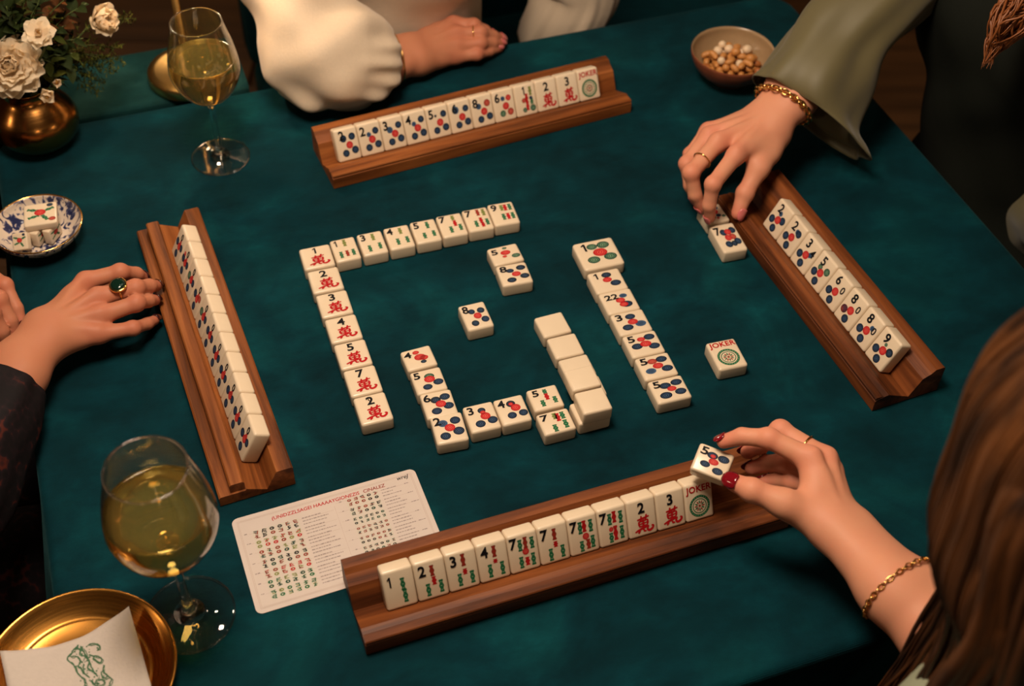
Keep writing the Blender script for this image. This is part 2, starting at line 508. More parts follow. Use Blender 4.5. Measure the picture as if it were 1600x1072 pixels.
def cloth(TW=TW, TD=TD):
    n_side = 60
    R = 0.035
    hw, hd = TW / 2, TD / 2
    # perimeter of a rounded rectangle
    per = []
    for (cx, cy, a0) in ((hw - R, hd - R, 0), (-hw + R, hd - R, 90), (-hw + R, -hd + R, 180), (hw - R, -hd + R, 270)):
        for k in range(9):
            a = math.radians(a0 + 90 * k / 8)
            per.append((cx + R * math.cos(a), cy + R * math.sin(a), math.cos(a), math.sin(a)))
        a = math.radians(a0 + 90)
        nx = {0: (-hw + R, hd), 90: (-hw, -hd + R), 180: (hw - R, -hd), 270: (hw, hd - R)}[a0]
        s = per[-1]
        for k in range(1, n_side):
            t = k / n_side
            per.append((s[0] + (nx[0] - s[0]) * t, s[1] + (nx[1] - s[1]) * t, math.cos(a), math.sin(a)))
    per = np.array(per)
    n = len(per)
    arc = np.concatenate([[0], np.cumsum(np.linalg.norm(np.diff(per[:, :2], axis=0), axis=1))])
    v, f = [], []
    rows = []
    # flat top: concentric loops
    for s in (0.0, 0.25, 0.5, 0.75, 0.9, 0.97):
        rows.append([(x * s, y * s, 0.0) for x, y, a, b in per])
    er = 0.010
    for k in range(0, 6):
        a = PI / 2 * k / 5
        off = er * math.sin(a) - er * 0.6
        rows.append([(x + nx * off, y + ny * off, -er * (1 - math.cos(a))) for x, y, nx, ny in per])
    drop = 0.115
    for k in range(1, 15):
        t = k / 14
        row = []
        for i, (x, y, nx, ny) in enumerate(per):
            s = arc[i]
            wave = math.sin(s * 27 + 1.3 * math.sin(s * 5.1)) * 0.5 + 0.5 * math.sin(s * 15.7 + 2 + math.sin(s * 3.3))
            off = er * 0.4 + 0.012 * t + 0.014 * t ** 0.8 * wave
            if ny > 0.9: off = er * 0.4
            row.append((x + nx * off, y + ny * off, -er - drop * t))
        rows.append(row)
    for r in rows: v += r
    for j in range(len(rows) - 1):
        for i in range(n):
            k = (i + 1) % n
            f.append((j * n + i, (j + 1) * n + i, (j + 1) * n + k, j * n + k))
    me = bpy.data.meshes.new('tablecloth')
    me.from_pydata(v, [], f)
    bm = bmesh.new(); bm.from_mesh(me)
    bmesh.ops.remove_doubles(bm, verts=bm.verts, dist=1e-6)
    bmesh.ops.recalc_face_normals(bm, faces=bm.faces)
    bm.to_mesh(me); bm.free()
    o = obj('tablecloth', me, M['velvet'], None, True)
    o.location = (TC[0], TC[1], TABLE_Z); o.rotation_euler = (0, 0, TA)
    md = o.modifiers.new('thickness', 'SOLIDIFY'); md.thickness = CLOTH_T; md.offset = -1
    return tag(o, 'deep teal velvet cloth draped over the whole card table', 'tablecloth')
cl = cloth()
# a second, lower covered table behind on the left (the lamp and the vase stand on it)
SA0, SA1, SB0, SB1 = -0.62, 0.152, B1 + 0.012, 1.462
SC = ea * (SA0 + SA1) / 2 + eb * (SB0 + SB1) / 2
def slab_cloth():
    w, d, h, e = SA1 - SA0, SB1 - SB0, 0.30, 0.006
    nx_, rows = 60, []
    prof = [(-d / 2, -0.028), (-d / 2, -e), (-d / 2 + e * .3, -e * .3), (-d / 2 + e, 0), (0, 0), (d / 2 - e, 0), (d / 2 - e * .3, -e * .3), (d / 2, -e), (d / 2 + .004, -h * .5), (d / 2 + .008, -h)]
    v, f = [], []
    for i in range(nx_ + 1):
        x = -w / 2 + w * i / nx_
        for j, (y, z) in enumerate(prof):
            wv = .006 * math.sin(i * 1.1) * (1 if j >= 8 else 0)
            v.append((x, y + wv, z))
    n = len(prof)
    for i in range(nx_):
        for j in range(n - 1): f.append((i * n + j, (i + 1) * n + j, (i + 1) * n + j + 1, i * n + j + 1))
    o = mk('side_tablecloth', v, f, M['velvet_grey'], None, True)
    o.location = (SC[0], SC[1], TABLE_Z); o.rotation_euler = (0, 0, TA)
    md = o.modifiers.new('thickness', 'SOLIDIFY'); md.thickness = CLOTH_T; md.offset = -1
    return tag(o, 'greyer teal cloth covering the side table under the brass lamp', 'tablecloth')
M['velvet_grey'] = mat_velvet('grey_teal_velvet', (0.004, 0.024, 0.025), (0.006, 0.040, 0.041), (0.016, 0.062, 0.060))
slab_cloth()
st = tag(empty('side_table', (SC[0], SC[1], 0), TA), 'narrow side table behind the card table, carrying the brass lamp', 'table')
sb_ = MB(); sb_.box((0, 0, TABLE_Z - CLOTH_T - 0.0135), (SA1 - SA0 - 0.02, SB1 - SB0 - 0.012, 0.025)); sb_.build('table_top', M['table_wood'], st)
for sx in (-1, 1):
    for sy in (-1, 1):
        lb = MB(); lb.box((0, 0, 0.355), (0.025, 0.025, 0.709)); o = lb.build('leg', M['table_wood'], st); o.location = (sx * 0.36, sy * 0.035, 0)
# velvet bench behind the far side
BA0, BA1 = 0.22, 1.12
bq = ea * (BA0 + BA1) / 2 + eb * (B1 + 0.30)
bench = tag(empty('velvet_bench', (bq[0], bq[1], 0), TA), 'dark teal velvet bench at the far side of the table', 'bench')
def soft_box(name, c, s, mat, parent, bev=0.02):
    bm = bmesh.new(); bmesh.ops.create_cube(bm, size=1.0)
    bmesh.ops.scale(bm, vec=s, verts=bm.verts); bmesh.ops.translate(bm, vec=c, verts=bm.verts)
    bmesh.ops.bevel(bm, geom=list(bm.edges), offset=bev, segments=3, profile=0.5, affect='EDGES')
    me = bpy.data.meshes.new(name); bm.to_mesh(me); bm.free()
    return obj(name, me, mat, parent, True)
soft_box('seat', (0, 0, 0.392), (BA1 - BA0, 0.44, 0.10), M['velvet'], bench)
soft_box('backrest', (0, 0.26, 0.66), (BA1 - BA0, 0.08, 0.50), M['velvet'], bench)
for sx in (-1, 1):
    for sy in (-1, 1): soft_box('leg', (sx * 0.40, sy * 0.18, 0.175), (0.04, 0.04, 0.35), M['table_wood'], bench, 0.004)

# ------------------------------------------------------------------ racks
def extrude_profile(prof, length):
    n = len(prof)
    v = [(0, y, z) for y, z in prof] + [(length, y, z) for y, z in prof]
    f = [(k, (k + 1) % n, n + (k + 1) % n, n + k) for k in range(n)]
    f += [tuple(range(n - 1, -1, -1)), tuple(range(n, 2 * n))]
    return v, f


LEAN = math.radians(27)
cL, sL = math.cos(LEAN), math.sin(LEAN)
TW_, TL_, TT_ = 0.030, 0.0385, 0.0165          # tile width, length, thickness


def rack_parts(front, foot, wall0, wall1, htop):
    """cross-sections (y from the player's side, z): a body with a slanted seat, a rail behind, lip pieces in front"""
    fy, fz = foot
    by, bz = fy + (TT_ + 0.0012) * cL, fz - (TT_ + 0.0012) * sL
    hz = 0.026
    ty = by + (hz - bz) / cL * sL
    body = [(0, 0), (0, front - 0.002), (0.002, front), (fy - 0.012 * cL, fz + 0.012 * sL), (by, bz), (ty, hz), (wall0 - 0.004, htop - 0.004),
            (wall0, htop), (wall1 - 0.0015, htop), (wall1, htop - 0.0015), (wall1, 0)]
    return body


RACKS = {}
def make_rack(key, left, right, label, light=False, ledge=False):
    """left/right: front bottom corners as seen by the player, world points on the cloth"""
    x = (right - left); L = x.length; x.normalize()
    y = Vector((-x.y, x.x, 0))
    mw = Matrix(((x.x, y.x, 0, left.x), (x.y, y.y, 0, left.y), (0, 0, 1, TABLE_Z + 0.0009), (0, 0, 0, 1)))
    root = tag(empty('tile_rack', mat=mw), label, 'tile rack', 'walnut tile racks around the table')
    wood = M['walnut_light'] if light else M['walnut']
    if ledge:
        foot = (0.0285, 0.0125)
        by, bz = foot[0] + (TT_ + 0.0012) * cL, foot[1] - (TT_ + 0.0012) * sL
        ty = by + (0.024 - bz) / cL * sL
        prof = [(0, 0), (0, 0.0105), (0.0015, 0.012), (0.0125, 0.012), (0.0125, 0.012), (0.0255, 0.012), (0.0255, foot[1] + 0.0014), (by, bz), (ty, 0.024),
                (ty + 0.001, 0.0255), (0.069, 0.0255), (0.0705, 0.024), (0.0705, 0)]
        v, f = extrude_profile(prof, L)
        mk('body', v, f, wood, root, False)
        v, f = extrude_profile([(0.0115, 0.012), (0.0115, 0.0215), (0.013, 0.023), (0.0235, 0.023), (0.025, 0.0215), (0.025, 0.012)], L - 0.006)
        o = mk('front_rail', v, f, M['walnut_light'], root, False); o.location = (0.004, 0, 0)
    else:
        foot = (0.0255, 0.0125)
        prof = rack_parts(0.0155, foot, 0.0655, 0.0765, 0.0345)
        v, f = extrude_profile(prof, L)
        mk('body', v, f, wood, root, False)
        v, f = extrude_profile([(0.0003, 0.0155), (0.0003, 0.0172), (0.0012, 0.0182), (0.0085, 0.0178), (0.0095, 0.0165), (0.0095, 0.0155)], L - 0.001)
        o = mk('front_lip', v, f, wood, root, False); o.location = (0.0005, 0, 0)
    RACKS[key] = dict(root=root, o=left, x=x, y=y, L=L, foot=foot)
    return root


def ends(a, b, ext0=0.0, ext1=0.0):
    p, q = P(*a), P(*b)
    d = (q - p).normalized()
    return p - d * ext0, q + d * ext1


make_rack('near', *ends((573, 1024), (1212, 830), 0, 0.012), 'long walnut tile rack nearest the camera, under the hand lifting a tile')
make_rack('far', *ends((522, 296), (985, 176)), 'walnut tile rack at the far side by the cream blouse', True)
_n = P(345, 792); _f = P(238, 445); _d = (_f - _n).normalized()
make_rack('left', _n + _d * 0.382, _n, 'walnut tile rack at the left beside the hand with the green ring', True, True)
make_rack('right', P(1119, 325), P(1362, 643), 'walnut tile rack at the right below the olive sleeved arm')


# ------------------------------------------------------------------ tiles
def tile_mesh():
    bm = bmesh.new()
    bmesh.ops.create_cube(bm, size=1.0)
    bmesh.ops.scale(bm, vec=(TW_, TL_, TT_), verts=bm.verts)
    bmesh.ops.translate(bm, vec=(0, 0, TT_ / 2), verts=bm.verts)
    bmesh.ops.bevel(bm, geom=list(bm.edges), offset=0.0027, segments=4, profile=0.5, affect='EDGES')
    me = bpy.data.meshes.new('tile_block')
    bm.to_mesh(me); bm.free()
    me.materials.append(M['ivory'])
    me.polygons.foreach_set('use_smooth', np.full(len(me.polygons), True))
    return me


def text_mesh(body, mat, size, offset=0.0, shear=0.0, extrude=0.00008, spacing=1.0):
    cu = bpy.data.curves.new('lettering', 'FONT')
    cu.body = body; cu.size = size; cu.align_x = 'CENTER'; cu.align_y = 'CENTER'
    cu.offset = offset; cu.shear = shear; cu.extrude = extrude; cu.resolution_u = 3; cu.space_character = spacing
    o = bpy.data.objects.new('lettering', cu)
    COL.objects.link(o)
    bpy.context.view_layer.update()
    me = bpy.data.meshes.new_from_object(o.evaluated_get(bpy.context.evaluated_depsgraph_get()))
    bpy.data.objects.remove(o); bpy.data.curves.remove(cu)
    me.materials.clear(); me.materials.append(mat)
    # centre on its own box
    if len(me.vertices):
        co = np.empty(len(me.vertices) * 3); me.vertices.foreach_get('co', co); co = co.reshape(-1, 3)
        c = (co[:, :2].max(0) + co[:, :2].min(0)) / 2
        co[:, :2] -= c
        me.vertices.foreach_set('co', co.ravel())
    me.update()
    return me


TILE_ME = tile_mesh()
DIGIT = {c: text_mesh(c, M['ink_black'], 0.0145, 0.00036) for c in '123456789'}
def one_mesh():
    mb = MB(); h = 0.0050
    mb.poly([(-.0004, -h), (.0012, -h), (.0012, h), (-.0002, h), (-.0022, h - .0022), (-.0018, h - .0034), (-.0004, h - .0022)], 0.0001)
    return mb.mesh('numeral', [M['ink_black']])
DIGIT['1'] = one_mesh()
DIGIT['22'] = text_mesh('22', M['ink_black'], 0.0125, 0.0003)
DIGIT['0'] = text_mesh('0', M['ink_black'], 0.0115, 0.0002)
def wan_mesh():
    """the red brush-drawn character"""
    mb = MB(); S = 0.0185
    for pts, w in (([(-.34, .27), (0, .31), (.34, .37)], .085), ([(-.16, .18), (-.11, .32), (-.10, .46)], .085), ([(.12, .22), (.17, .36), (.20, .50)], .085),
                   ([(-.26, .17), (-.25, .0), (-.20, -.14)], .085), ([(.25, .20), (.24, .04), (.20, -.11)], .085), ([(-.26, .16), (0, .18), (.26, .20)], .07), ([(-.24, .03), (.0, .04), (.23, .06)], .06),
                   ([(-.22, -.11), (.0, -.10), (.21, -.09)], .07), ([(0, .20), (-.01, -.02), (-.03, -.30)], .085), ([(-.50, -.36), (-.25, -.27), (.05, -.20), (.30, -.17)], .085),
                   ([(-.22, -.24), (-.26, -.36), (-.33, -.46)], .09), ([(-.03, -.28), (.02, -.38), (.13, -.40)], .08), ([(.26, -.17), (.20, -.32), (.30, -.42), (.46, -.36), (.54, -.22), (.44, -.17)], .095)):
        q = spline([(x * S, y * S) for x, y in pts], 4)
        t = np.linspace(0, 1, len(q))
        mb.ribbon(q, w * S * (0.92 + 0.48 * np.sin(PI * np.clip(t * 1.1, 0, 1))), 0.00002 * len(mb.f) / 40)
    return mb.mesh('character', [M['ink_red']])
WAN = wan_mesh()
JOKER = text_mesh('JOKER', M['ink_red'], 0.0088, 0.00022, 0, 0.00008, 1.05)


def dot_mesh(a, b):
    mb = MB()
    r = 0.0047
    for r0, r1, m in ((0, .16, 1), (.16, .34, 0), (.34, .46, 1), (.46, .66, 0), (.66, .72, 1), (.72, 1.0, 0)):
        mb.disc((0, 0), r * r0, r * r1, 0, 18, m)
    return mb.mesh('dot', [M[a], M[b]])


def stick_mesh(a, b):
    mb = MB()
    w, h = 0.0021, 0.0062
    out = []
    for t in np.linspace(-1, 1, 17):
        out.append((w * (0.60 + 0.40 * math.cos(t * PI) ** 2) * (1 if abs(t) < 0.95 else 0.7), h * t))
    pts = [(-x, y) for x, y in out] + [(x, y) for x, y in reversed(out)]
    n = len(out)
    v = [(-x, y, 0) for x, y in out] + [(x, y, 0) for x, y in out]
    mb.add(v, [(n + k, n + k + 1, k + 1, k) for k in range(n - 1)], 0)
    for y in (-0.62, 0.0, 0.62):
        mb.box((0, y * h, 0.00004), (w * 0.7, h * 0.10, 0.00004), 0, 1)
    return mb.mesh('bamboo_stick', [M[a], M[b]])


DOTS = {'n': dot_mesh('ink_navy', 'ink_blue'), 'r': dot_mesh('ink_red', 'ink_pink'), 'g': dot_mesh('ink_dark_green', 'ink_pale_green'),
        'b': dot_mesh('ink_blue', 'ink_navy'), 'm': dot_mesh('ink_brown', 'ink_pink'), 'k': dot_mesh('ink_black', 'ink_blue')}
STICKS = {'g': stick_mesh('ink_green', 'ink_pale_green'), 'r': stick_mesh('ink_red', 'ink_brown'), 'o': stick_mesh('ink_olive', 'ink_green'),
          'm': stick_mesh('ink_brown', 'ink_red')}


def joker_seal():
    mb = MB()
    R = 0.0110
    mb.disc((0, 0), R * 0.78, R, 0, 40, 0)
    mb.disc((0, 0), R * 0.60, R * 0.68, 0, 36, 0)
    for k in range(24):
        a = 2 * PI * k / 24
        mb.disc((R * 0.89 * math.cos(a), R * 0.89 * math.sin(a)), 0, R * 0.045, 0.00006, 6, 1)
    for k in range(12):
        a = 2 * PI * k / 12
        c, s = math.cos(a), math.sin(a)
        pts = [(R * 0.16, 0), (R * 0.34, R * 0.075), (R * 0.54, 0), (R * 0.34, -R * 0.075)]
        mb.poly([(x * c - y * s, x * s + y * c) for x, y in pts], 0.00003, 0 if k % 2 else 2)
    mb.disc((0, 0), 0, R * 0.12, 0.00003, 10, 2)
    return mb.mesh('seal', [M['ink_green'], M['ink_pale_green'], M['ink_brown']])


SEAL = joker_seal()
FACE_Z = TT_ + 0.00012


def marks(root, spec):
    for s in spec:
        k = s[0]
        if k == 'N':
            o = link('numeral', DIGIT[s[1]], root, (s[2] * TW_, s[3] * TL_, FACE_Z + 0.0002), 0, (s[4] if len(s) > 4 else 1,) * 2 + (1,))
        elif k == 'D':
            q = s[4] / 0.143
            o = link('dot', DOTS[s[1]], root, (s[2] * TW_, s[3] * TL_, FACE_Z + (0.00008 if s[1] == 'r' else 0)), random.uniform(0, 6), (q, q, 1))
        elif k == 'S':
            q = s[4] / 0.322
            o = link('bamboo_stick', STICKS[s[1]], root, (s[2] * TW_, s[3] * TL_, FACE_Z), (s[5] if len(s) > 5 else 0.0), (1.15, q * 1.06, 1))
        elif k == 'W':
            o = link('character', WAN, root, (s[1] * TW_, s[2] * TL_, FACE_Z + 0.0001), 0, (1, 1, 1))
        elif k == 'J':
            link('lettering', JOKER, root, (0, 0.32 * TL_, FACE_Z + 0.0001))
            link('seal', SEAL, root, (0.0, -0.12 * TL_, FACE_Z))


def five(dig, *chg, nx=-0.30, ny=0.27, **kw):
    """numeral, four ringed dots and a red one in the middle"""
    base = {'a': ('n', -0.10, 0.17, 0.115), 'b': ('n', 0.26, 0.22, 0.125), 'c': ('r', 0.06, -0.02, 0.135), 'd': ('n', -0.13, -0.25, 0.13), 'e': ('n', 0.28, -0.20, 0.135)}
    for k, v in kw.items():
        if v is None: base.pop(k)
        else: base[k] = v
    return [('N', dig, nx, ny)] + [('D',) + tuple(v) for v in base.values()] + list(chg)


def wan(d): return [('N', d, -0.02, 0.27), ('W', 0.02, -0.16)]


def place(mw, spec, label, group, scale=(1, 1, 1)):
    r = empty('mahjong_tile', mat=mw @ Matrix.Diagonal((*scale, 1)))
    tag(r, label, 'tile', group)
    link('tile_block', TILE_ME, r)
    marks(r, spec)
    return r


def flat_corners(c, z):
    return [P(c[0][0], c[0][1], z), P(c[1][0], c[1][1], z), P(c[2][0], c[2][1], z)]


def flat(c, spec, label, group, level=0, world=None, sz=None):
    """tile lying face up; c = top-face corners (top left, top right, bottom left)"""
    z = TT_ * (level + 1)
    tl_, tr_, bl_ = world if world else flat_corners(c, z)
    x = tr_ - tl_; d = tl_ - bl_
    w, l = x.length, d.length
    a = 0.5 * (math.atan2(x.y, x.x) + math.atan2(d.y, d.x) - PI / 2)
    cen = (tr_ + bl_) / 2
    mw = Matrix.Translation((cen.x, cen.y, TABLE_Z + TT_ * level + 0.00005 * (level + 1))) @ Matrix.Rotation(a, 4, 'Z')
    return place(mw, spec, label, group, (w / TW_ * 0.975, l / TL_ * 0.975, 1))


def lerp_row(c0, c1, n, ts=None):
    a, b = flat_corners(c0, TT_), flat_corners(c1, TT_)
    ts = ts or [i / (n - 1) for i in range(n)]
    return [[p.lerp(q, t) if 0 <= t <= 1 else p + (q - p) * t for p, q in zip(a, b)] for t in ts]


ORD = ['first', 'second', 'third', 'fourth', 'fifth', 'sixth', 'seventh', 'eighth', 'ninth', 'tenth', 'eleventh', 'twelfth']
# column of red characters
G = 'tiles laid in the middle of the table'
wr = lerp_row([(465, 389), (514, 380), (476, 422.5)], [(550, 622), (600.6, 610), (565, 666)], 7)
for i, d in enumerate(['1', '2', '3', '4', '5', '7', '2']):
    lab = f'{ORD[i]} tile down the column of red characters, numeral {d} above the character'
    if i == 6: lab = 'bottom tile of the column of red characters, a muddled 2 above the character'
    spec = wan(d)
    if i == 6: spec.append(('N', '0', -0.02, 0.32, 0.6))
    flat(None, spec, lab, G, 0, wr[i])
# row of bamboo tiles
br = lerp_row([(557, 367), (595.6, 357.8), (567.6, 402)], [(761.4, 320.2), (800.7, 312.1), (772.6, 354.8)], 6, [-0.2, 0, .2, .4, .6, .8, 1.0])
BS = [
    ('1', [('S', 'o', 0.05, 0.27, .28), ('S', 'g', -.22, -.22, .26), ('S', 'm', .03, -.2, .24), ('S', 'g', .28, -.2, .25)]),
    ('3', [('S', 'o', 0.10, 0.25, .28), ('S', 'g', -.16, -.22, .26), ('S', 'g', .26, -.18, .26)]),
    ('4', [('S', 'o', 0.12, 0.25, .26), ('S', 'g', -.10, -.20, .26), ('S', 'g', .28, -.18, .26)]),
    ('5', [('S', 'g', 0.14, 0.24, .28), ('S', 'g', -.10, -.20, .24), ('S', 'g', .28, -.17, .24)]),
    ('7', [('S', 'o', 0.12, 0.30, .20), ('S', 'r', .14, .05, .24), ('S', 'g', -.08, -.20, .26), ('S', 'g', .30, -.16, .26)]),
    ('7', [('S', 'm', 0.08, 0.28, .26), ('S', 'o', .30, .26, .28), ('S', 'r', .10, -.08, .24), ('S', 'g', -.12, -.2, .26), ('S', 'r', .12, -.28, .18), ('S', 'g', .32, -.18, .26)]),
    ('9', [('S', 'o', 0.0, 0.25, .24), ('S', 'r', .14, .24, .26), ('S', 'g', .32, .24, .26), ('S', 'g', -.04, -.16, .26), ('S', 'r', .14, -.16, .26), ('S', 'g', .32, -.16, .26)])]
BL_ = ['leftmost tile of the bamboo row, numeral 1, beside the column of characters', 'second tile of the bamboo row, numeral 3 with three green sticks',
       'third tile of the bamboo row, numeral 4 with three sticks', 'fourth tile of the bamboo row, numeral 5 with green sticks',
       'fifth tile of the bamboo row, numeral 7 with a red centre stick', 'sixth tile of the bamboo row, numeral 7 with a dense stick bundle',
       'rightmost tile of the bamboo row, numeral 9 with two rows of sticks']
for w, (d, s), lb in zip(br, BS, BL_):
    flat(None, [('N', d, -0.30, 0.28)] + s, lb, G, 0, w)
# loose tiles
flat([(759, 389), (806.5, 378.8), (773, 416)], [('N', '5', -.32, .2), ('D', 'r', .02, .08, .15), ('D', 'g', .05, .33, .07), ('D', 'g', .30, -.18, .13), ('D', 'r', -.06, -.12, .07)],
     'loose tile with 5, a red blot and a green dot, touching the tile marked 8', G)
flat([(772.5, 416), (821, 408), (786, 448)], five('8', b=('k', .27, .24, .14), d=('k', -.15, -.27, .14), e=('k', .30, -.17, .14)),
     'loose tile with 8 and black ringed dots, below the tile with the red blot', G)
flat([(715, 478.5), (756, 468.4), (731, 518.4)], five('8', b=('k', .25, .16, .13), d=('k', -.13, -.28, .13)), 'lone tile with 8 lying by itself inside the ring of tiles', G)
flat([(1102, 536), (1147.2, 526.2), (1124, 580)], [('J',)], 'lone JOKER tile lying on the cloth near the right rack', G)
# U shape: left column and bottom row
uc = lerp_row([(623, 549.5), (670.6, 538.3), (638, 580.6)], [(669.3, 650.6), (720, 642.2), (683.7, 695.4)], 4)
US = [[('N', '4', -.32, .22), ('D', 'r', .04, .02, .17), ('D', 'r', -.03, .27, .10), ('D', 'r', .16, -.04, .13), ('D', 'k', .10, -.22, .09)],
      five('5', nx=-.32, a=('g', .06, .16, .15), b=None, c=('r', .04, .04, .16), d=('n', -.10, -.26, .14), e=('n', .28, -.14, .15)),
      five('6', nx=-.32, a=('k', -.06, .16, .15), b=('n', .25, .22, .15), c=('r', .06, -.02, .15), d=('n', -.13, -.26, .15), e=('n', .28, -.14, .15)),
      five('2', nx=-.32, a=('b', -.16, .18, .14), b=('n', .24, .22, .15), c=('r', .02, 0, .15), d=('n', -.18, -.26, .15), e=('n', .26, -.16, .16))]
UL = ['top tile of the short left column, numeral 4 with a red blot', 'second tile of the short left column, numeral 5 with a red dot',
      'third tile of the short left column, numeral 6 with blue dots', 'corner tile of the short left column, numeral 2 with four blue dots']
for w, s, lb in zip(uc, US, UL): flat(None, s, lb, G, 0, w)
flat([(721.4, 636), (768.6, 625), (736.9, 678.2)], five('3', a=('k', .06, .22, .12), b=('r', .08, .14, .08), c=('r', .12, .0, .15), d=('n', -.12, -.24, .15), e=('n', .30, -.19, .15)),
     'tile with 3 and red dots, right of the corner tile marked 2', G)
flat([(771, 626), (816, 613), (785, 668)], five('4', a=('k', .02, .22, .14), b=('r', .02, .21, .07), c=('r', .13, .05, .15), d=('n', -.08, -.20, .14), e=('n', .31, -.19, .14)),
     'tile with 4 and dots, between the tile marked 3 and the bamboo tile marked 5', G)
flat([(821.5, 610.5), (868.3, 598.3), (835.4, 645)], [('N', '5', -.26, .25), ('S', 'g', .06, .27, .18), ('S', 'r', .06, .03, .26), ('S', 'g', -.14, -.22, .26), ('S', 'g', .28, -.17, .26)],
     'bamboo tile with 5 at the end of the lower row, left of the blank stack', G)
flat([(835.5, 648), (886, 636), (851.5, 681.4)], [('N', '7', -.30, .25), ('S', 'o', .02, .24, .26), ('S', 'r', .10, .16, .34), ('S', 'g', .26, .20, .3), ('S', 'g', -.1, -.28, .3), ('S', 'g', .25, -.20, .34)],
     'bamboo tile with 7 in front of the bamboo tile marked 5', G)
# blank tiles face down
BK = 'blank tiles in the stepped stack'
flat([(832.5, 496.4), (877.2, 485.7), (850.4, 528.2)], [], 'farthest blank ivory tile of the stepped stack', BK)
flat([(851.5, 528.6), (897.8, 519.6), (869.4, 561)], [], 'second farthest blank ivory tile of the stepped stack', BK)
flat([(869.6, 562.5), (916.5, 552.3), (887, 593.5)], [], 'low blank tile half hidden before the upper pair of the stack', BK)
flat([(888, 595.5), (935, 585.5), (903, 625.5)], [], 'blank tile at the bottom carrying the farther upper blank tile', BK)
flat([(888.6, 631), (938.6, 617.5), (905, 664.8)], [], 'nearest lower blank tile under the end of the stack', BK)
flat([(879.5, 579.7), (925.4, 568.5), (895, 612.3)], [], 'farther of the two upper blank tiles of the stack', BK, 1)
flat([(896.3, 614.0), (942.2, 602.8), (912, 649)], [], 'nearest upper blank tile at the end of the stack', BK, 1)
# right column
flat([(893.5, 381.6), (955.8, 367.6), (913.8, 424.5)], [('N', '1', -.27, .26), ('D', 'g', -.08, .26, .12), ('D', 'g', .2, .26, .14), ('D', 'r', .05, .02, .16), ('D', 'g', -.18, -.2, .14), ('D', 'g', .24, -.18, .145)],
     'largest tile, 1 with green dots, heading the right column of dot tiles', G)
rc_ = lerp_row([(916, 427.6), (966, 416.8), (932.8, 460.7)], [(1011.2, 596.8), (1064.5, 583.2), (1028.3, 633.3)], 6)
RS = [('1', [('N', '1', -.28, .26), ('D', 'k', .04, .26, .14), ('D', 'r', .0, .04, .13), ('D', 'n', .2, -.16, .15)], 'second tile down the right dot column, 1 with a red dot'),
      ('22', [('N', '22', -.18, .22), ('D', 'b', .18, .20, .11), ('D', 'r', .04, .02, .13), ('D', 'n', .17, -.19, .16), ('D', 'r', .08, -.18, .12)], 'third tile down the right dot column, marked 22'),
      ('3', five('3', a=('n', .04, .24, .14), b=None, c=('r', .04, .0, .14), d=('n', -.17, -.2, .15), e=('b', .24, -.14, .15)), 'fourth tile down the right dot column, marked 3'),
      ('5', five('5', a=('r', -.02, .20, .11), b=('n', .24, .24, .15), c=('r', .05, -.02, .15), d=('n', -.22, -.06, .15), e=('n', .26, -.18, .15)), 'fifth tile down the right dot column, 5 with a small upper red dot'),
      ('5', five('5', a=('m', -.06, .22, .13), b=('n', .22, .24, .15), c=('r', .04, .0, .14), d=('b', -.22, -.16, .14), e=('n', .26, -.18, .15)), 'sixth tile down the right dot column, 5 with a brown dot'),
      ('5', five('5', a=('n', -.08, .17, .15), b=('n', .26, .22, .15), c=('r', .06, .0, .12), d=('n', -.18, -.22, .16), e=('n', .26, -.18, .15)), 'nearest tile of the right dot column, 5 with four navy dots')]
for w, (d, s, lb) in zip(rc_, RS): flat(None, s, lb, G, 0, w)
# the pair under the reaching hand
flat([(1111, 353.5), (1147, 344), (1129.3, 398)], [('N', '7', -.32, .24), ('D', 'n', -.10, .18, .13), ('D', 'r', .08, .18, .12), ('D', 'n', .28, .22, .13), ('D', 'r', -.02, -.02, .12),
     ('D', 'm', .18, .0, .12), ('D', 'n', -.12, -.24, .13), ('D', 'k', .1, -.24, .11), ('D', 'n', .28, -.18, .13)], 'tile with 7 beside the right rack, in front of the pinched tile', G)
flat([(1091, 325), (1124, 316), (1107, 352)], [('D', 'm', .02, .30, .09), ('D', 'b', .20, .28, .11), ('D', 'r', .06, .08, .15), ('D', 'n', .14, -.14, .10), ('D', 'g', -.12, -.2, .09),
     ('D', 'g', .34, -.22, .08), ('D', 'r', .06, -.28, .06)], 'tile pinched between finger and thumb beside the right rack', G)


# tiles standing in the racks
def rack_tiles(key, p0, p1, n, specs, labels, group, top=False, fill=0.985):
    R = RACKS[key]
    z = 0.0125 if not top else 0.0125 + TL_ * cL
    a0 = (P(*p0, z) - R['o']).dot(R['x']); a1 = (P(*p1, z) - R['o']).dot(R['x'])
    pitch = (a1 - a0) / n
    fy, fz = R['foot']
    nrm = -R['y'] * cL + Vector((0, 0, sL))
    upv = R['y'] * sL + Vector((0, 0, cL))
    for i in range(n):
        foot = R['o'] + R['x'] * (a0 + pitch * (i + 0.5)) + R['y'] * fy + Vector((0, 0, fz + 0.0011))
        base = foot + upv * (TL_ / 2) - nrm * TT_
        mw = Matrix(((R['x'].x, upv.x, nrm.x, base.x), (R['x'].y, upv.y, nrm.y, base.y), (R['x'].z, upv.z, nrm.z, base.z), (0, 0, 0, 1)))
        place(mw, specs[i], labels[i], group, (pitch / TW_ * fill, 1, 1))
    return pitch


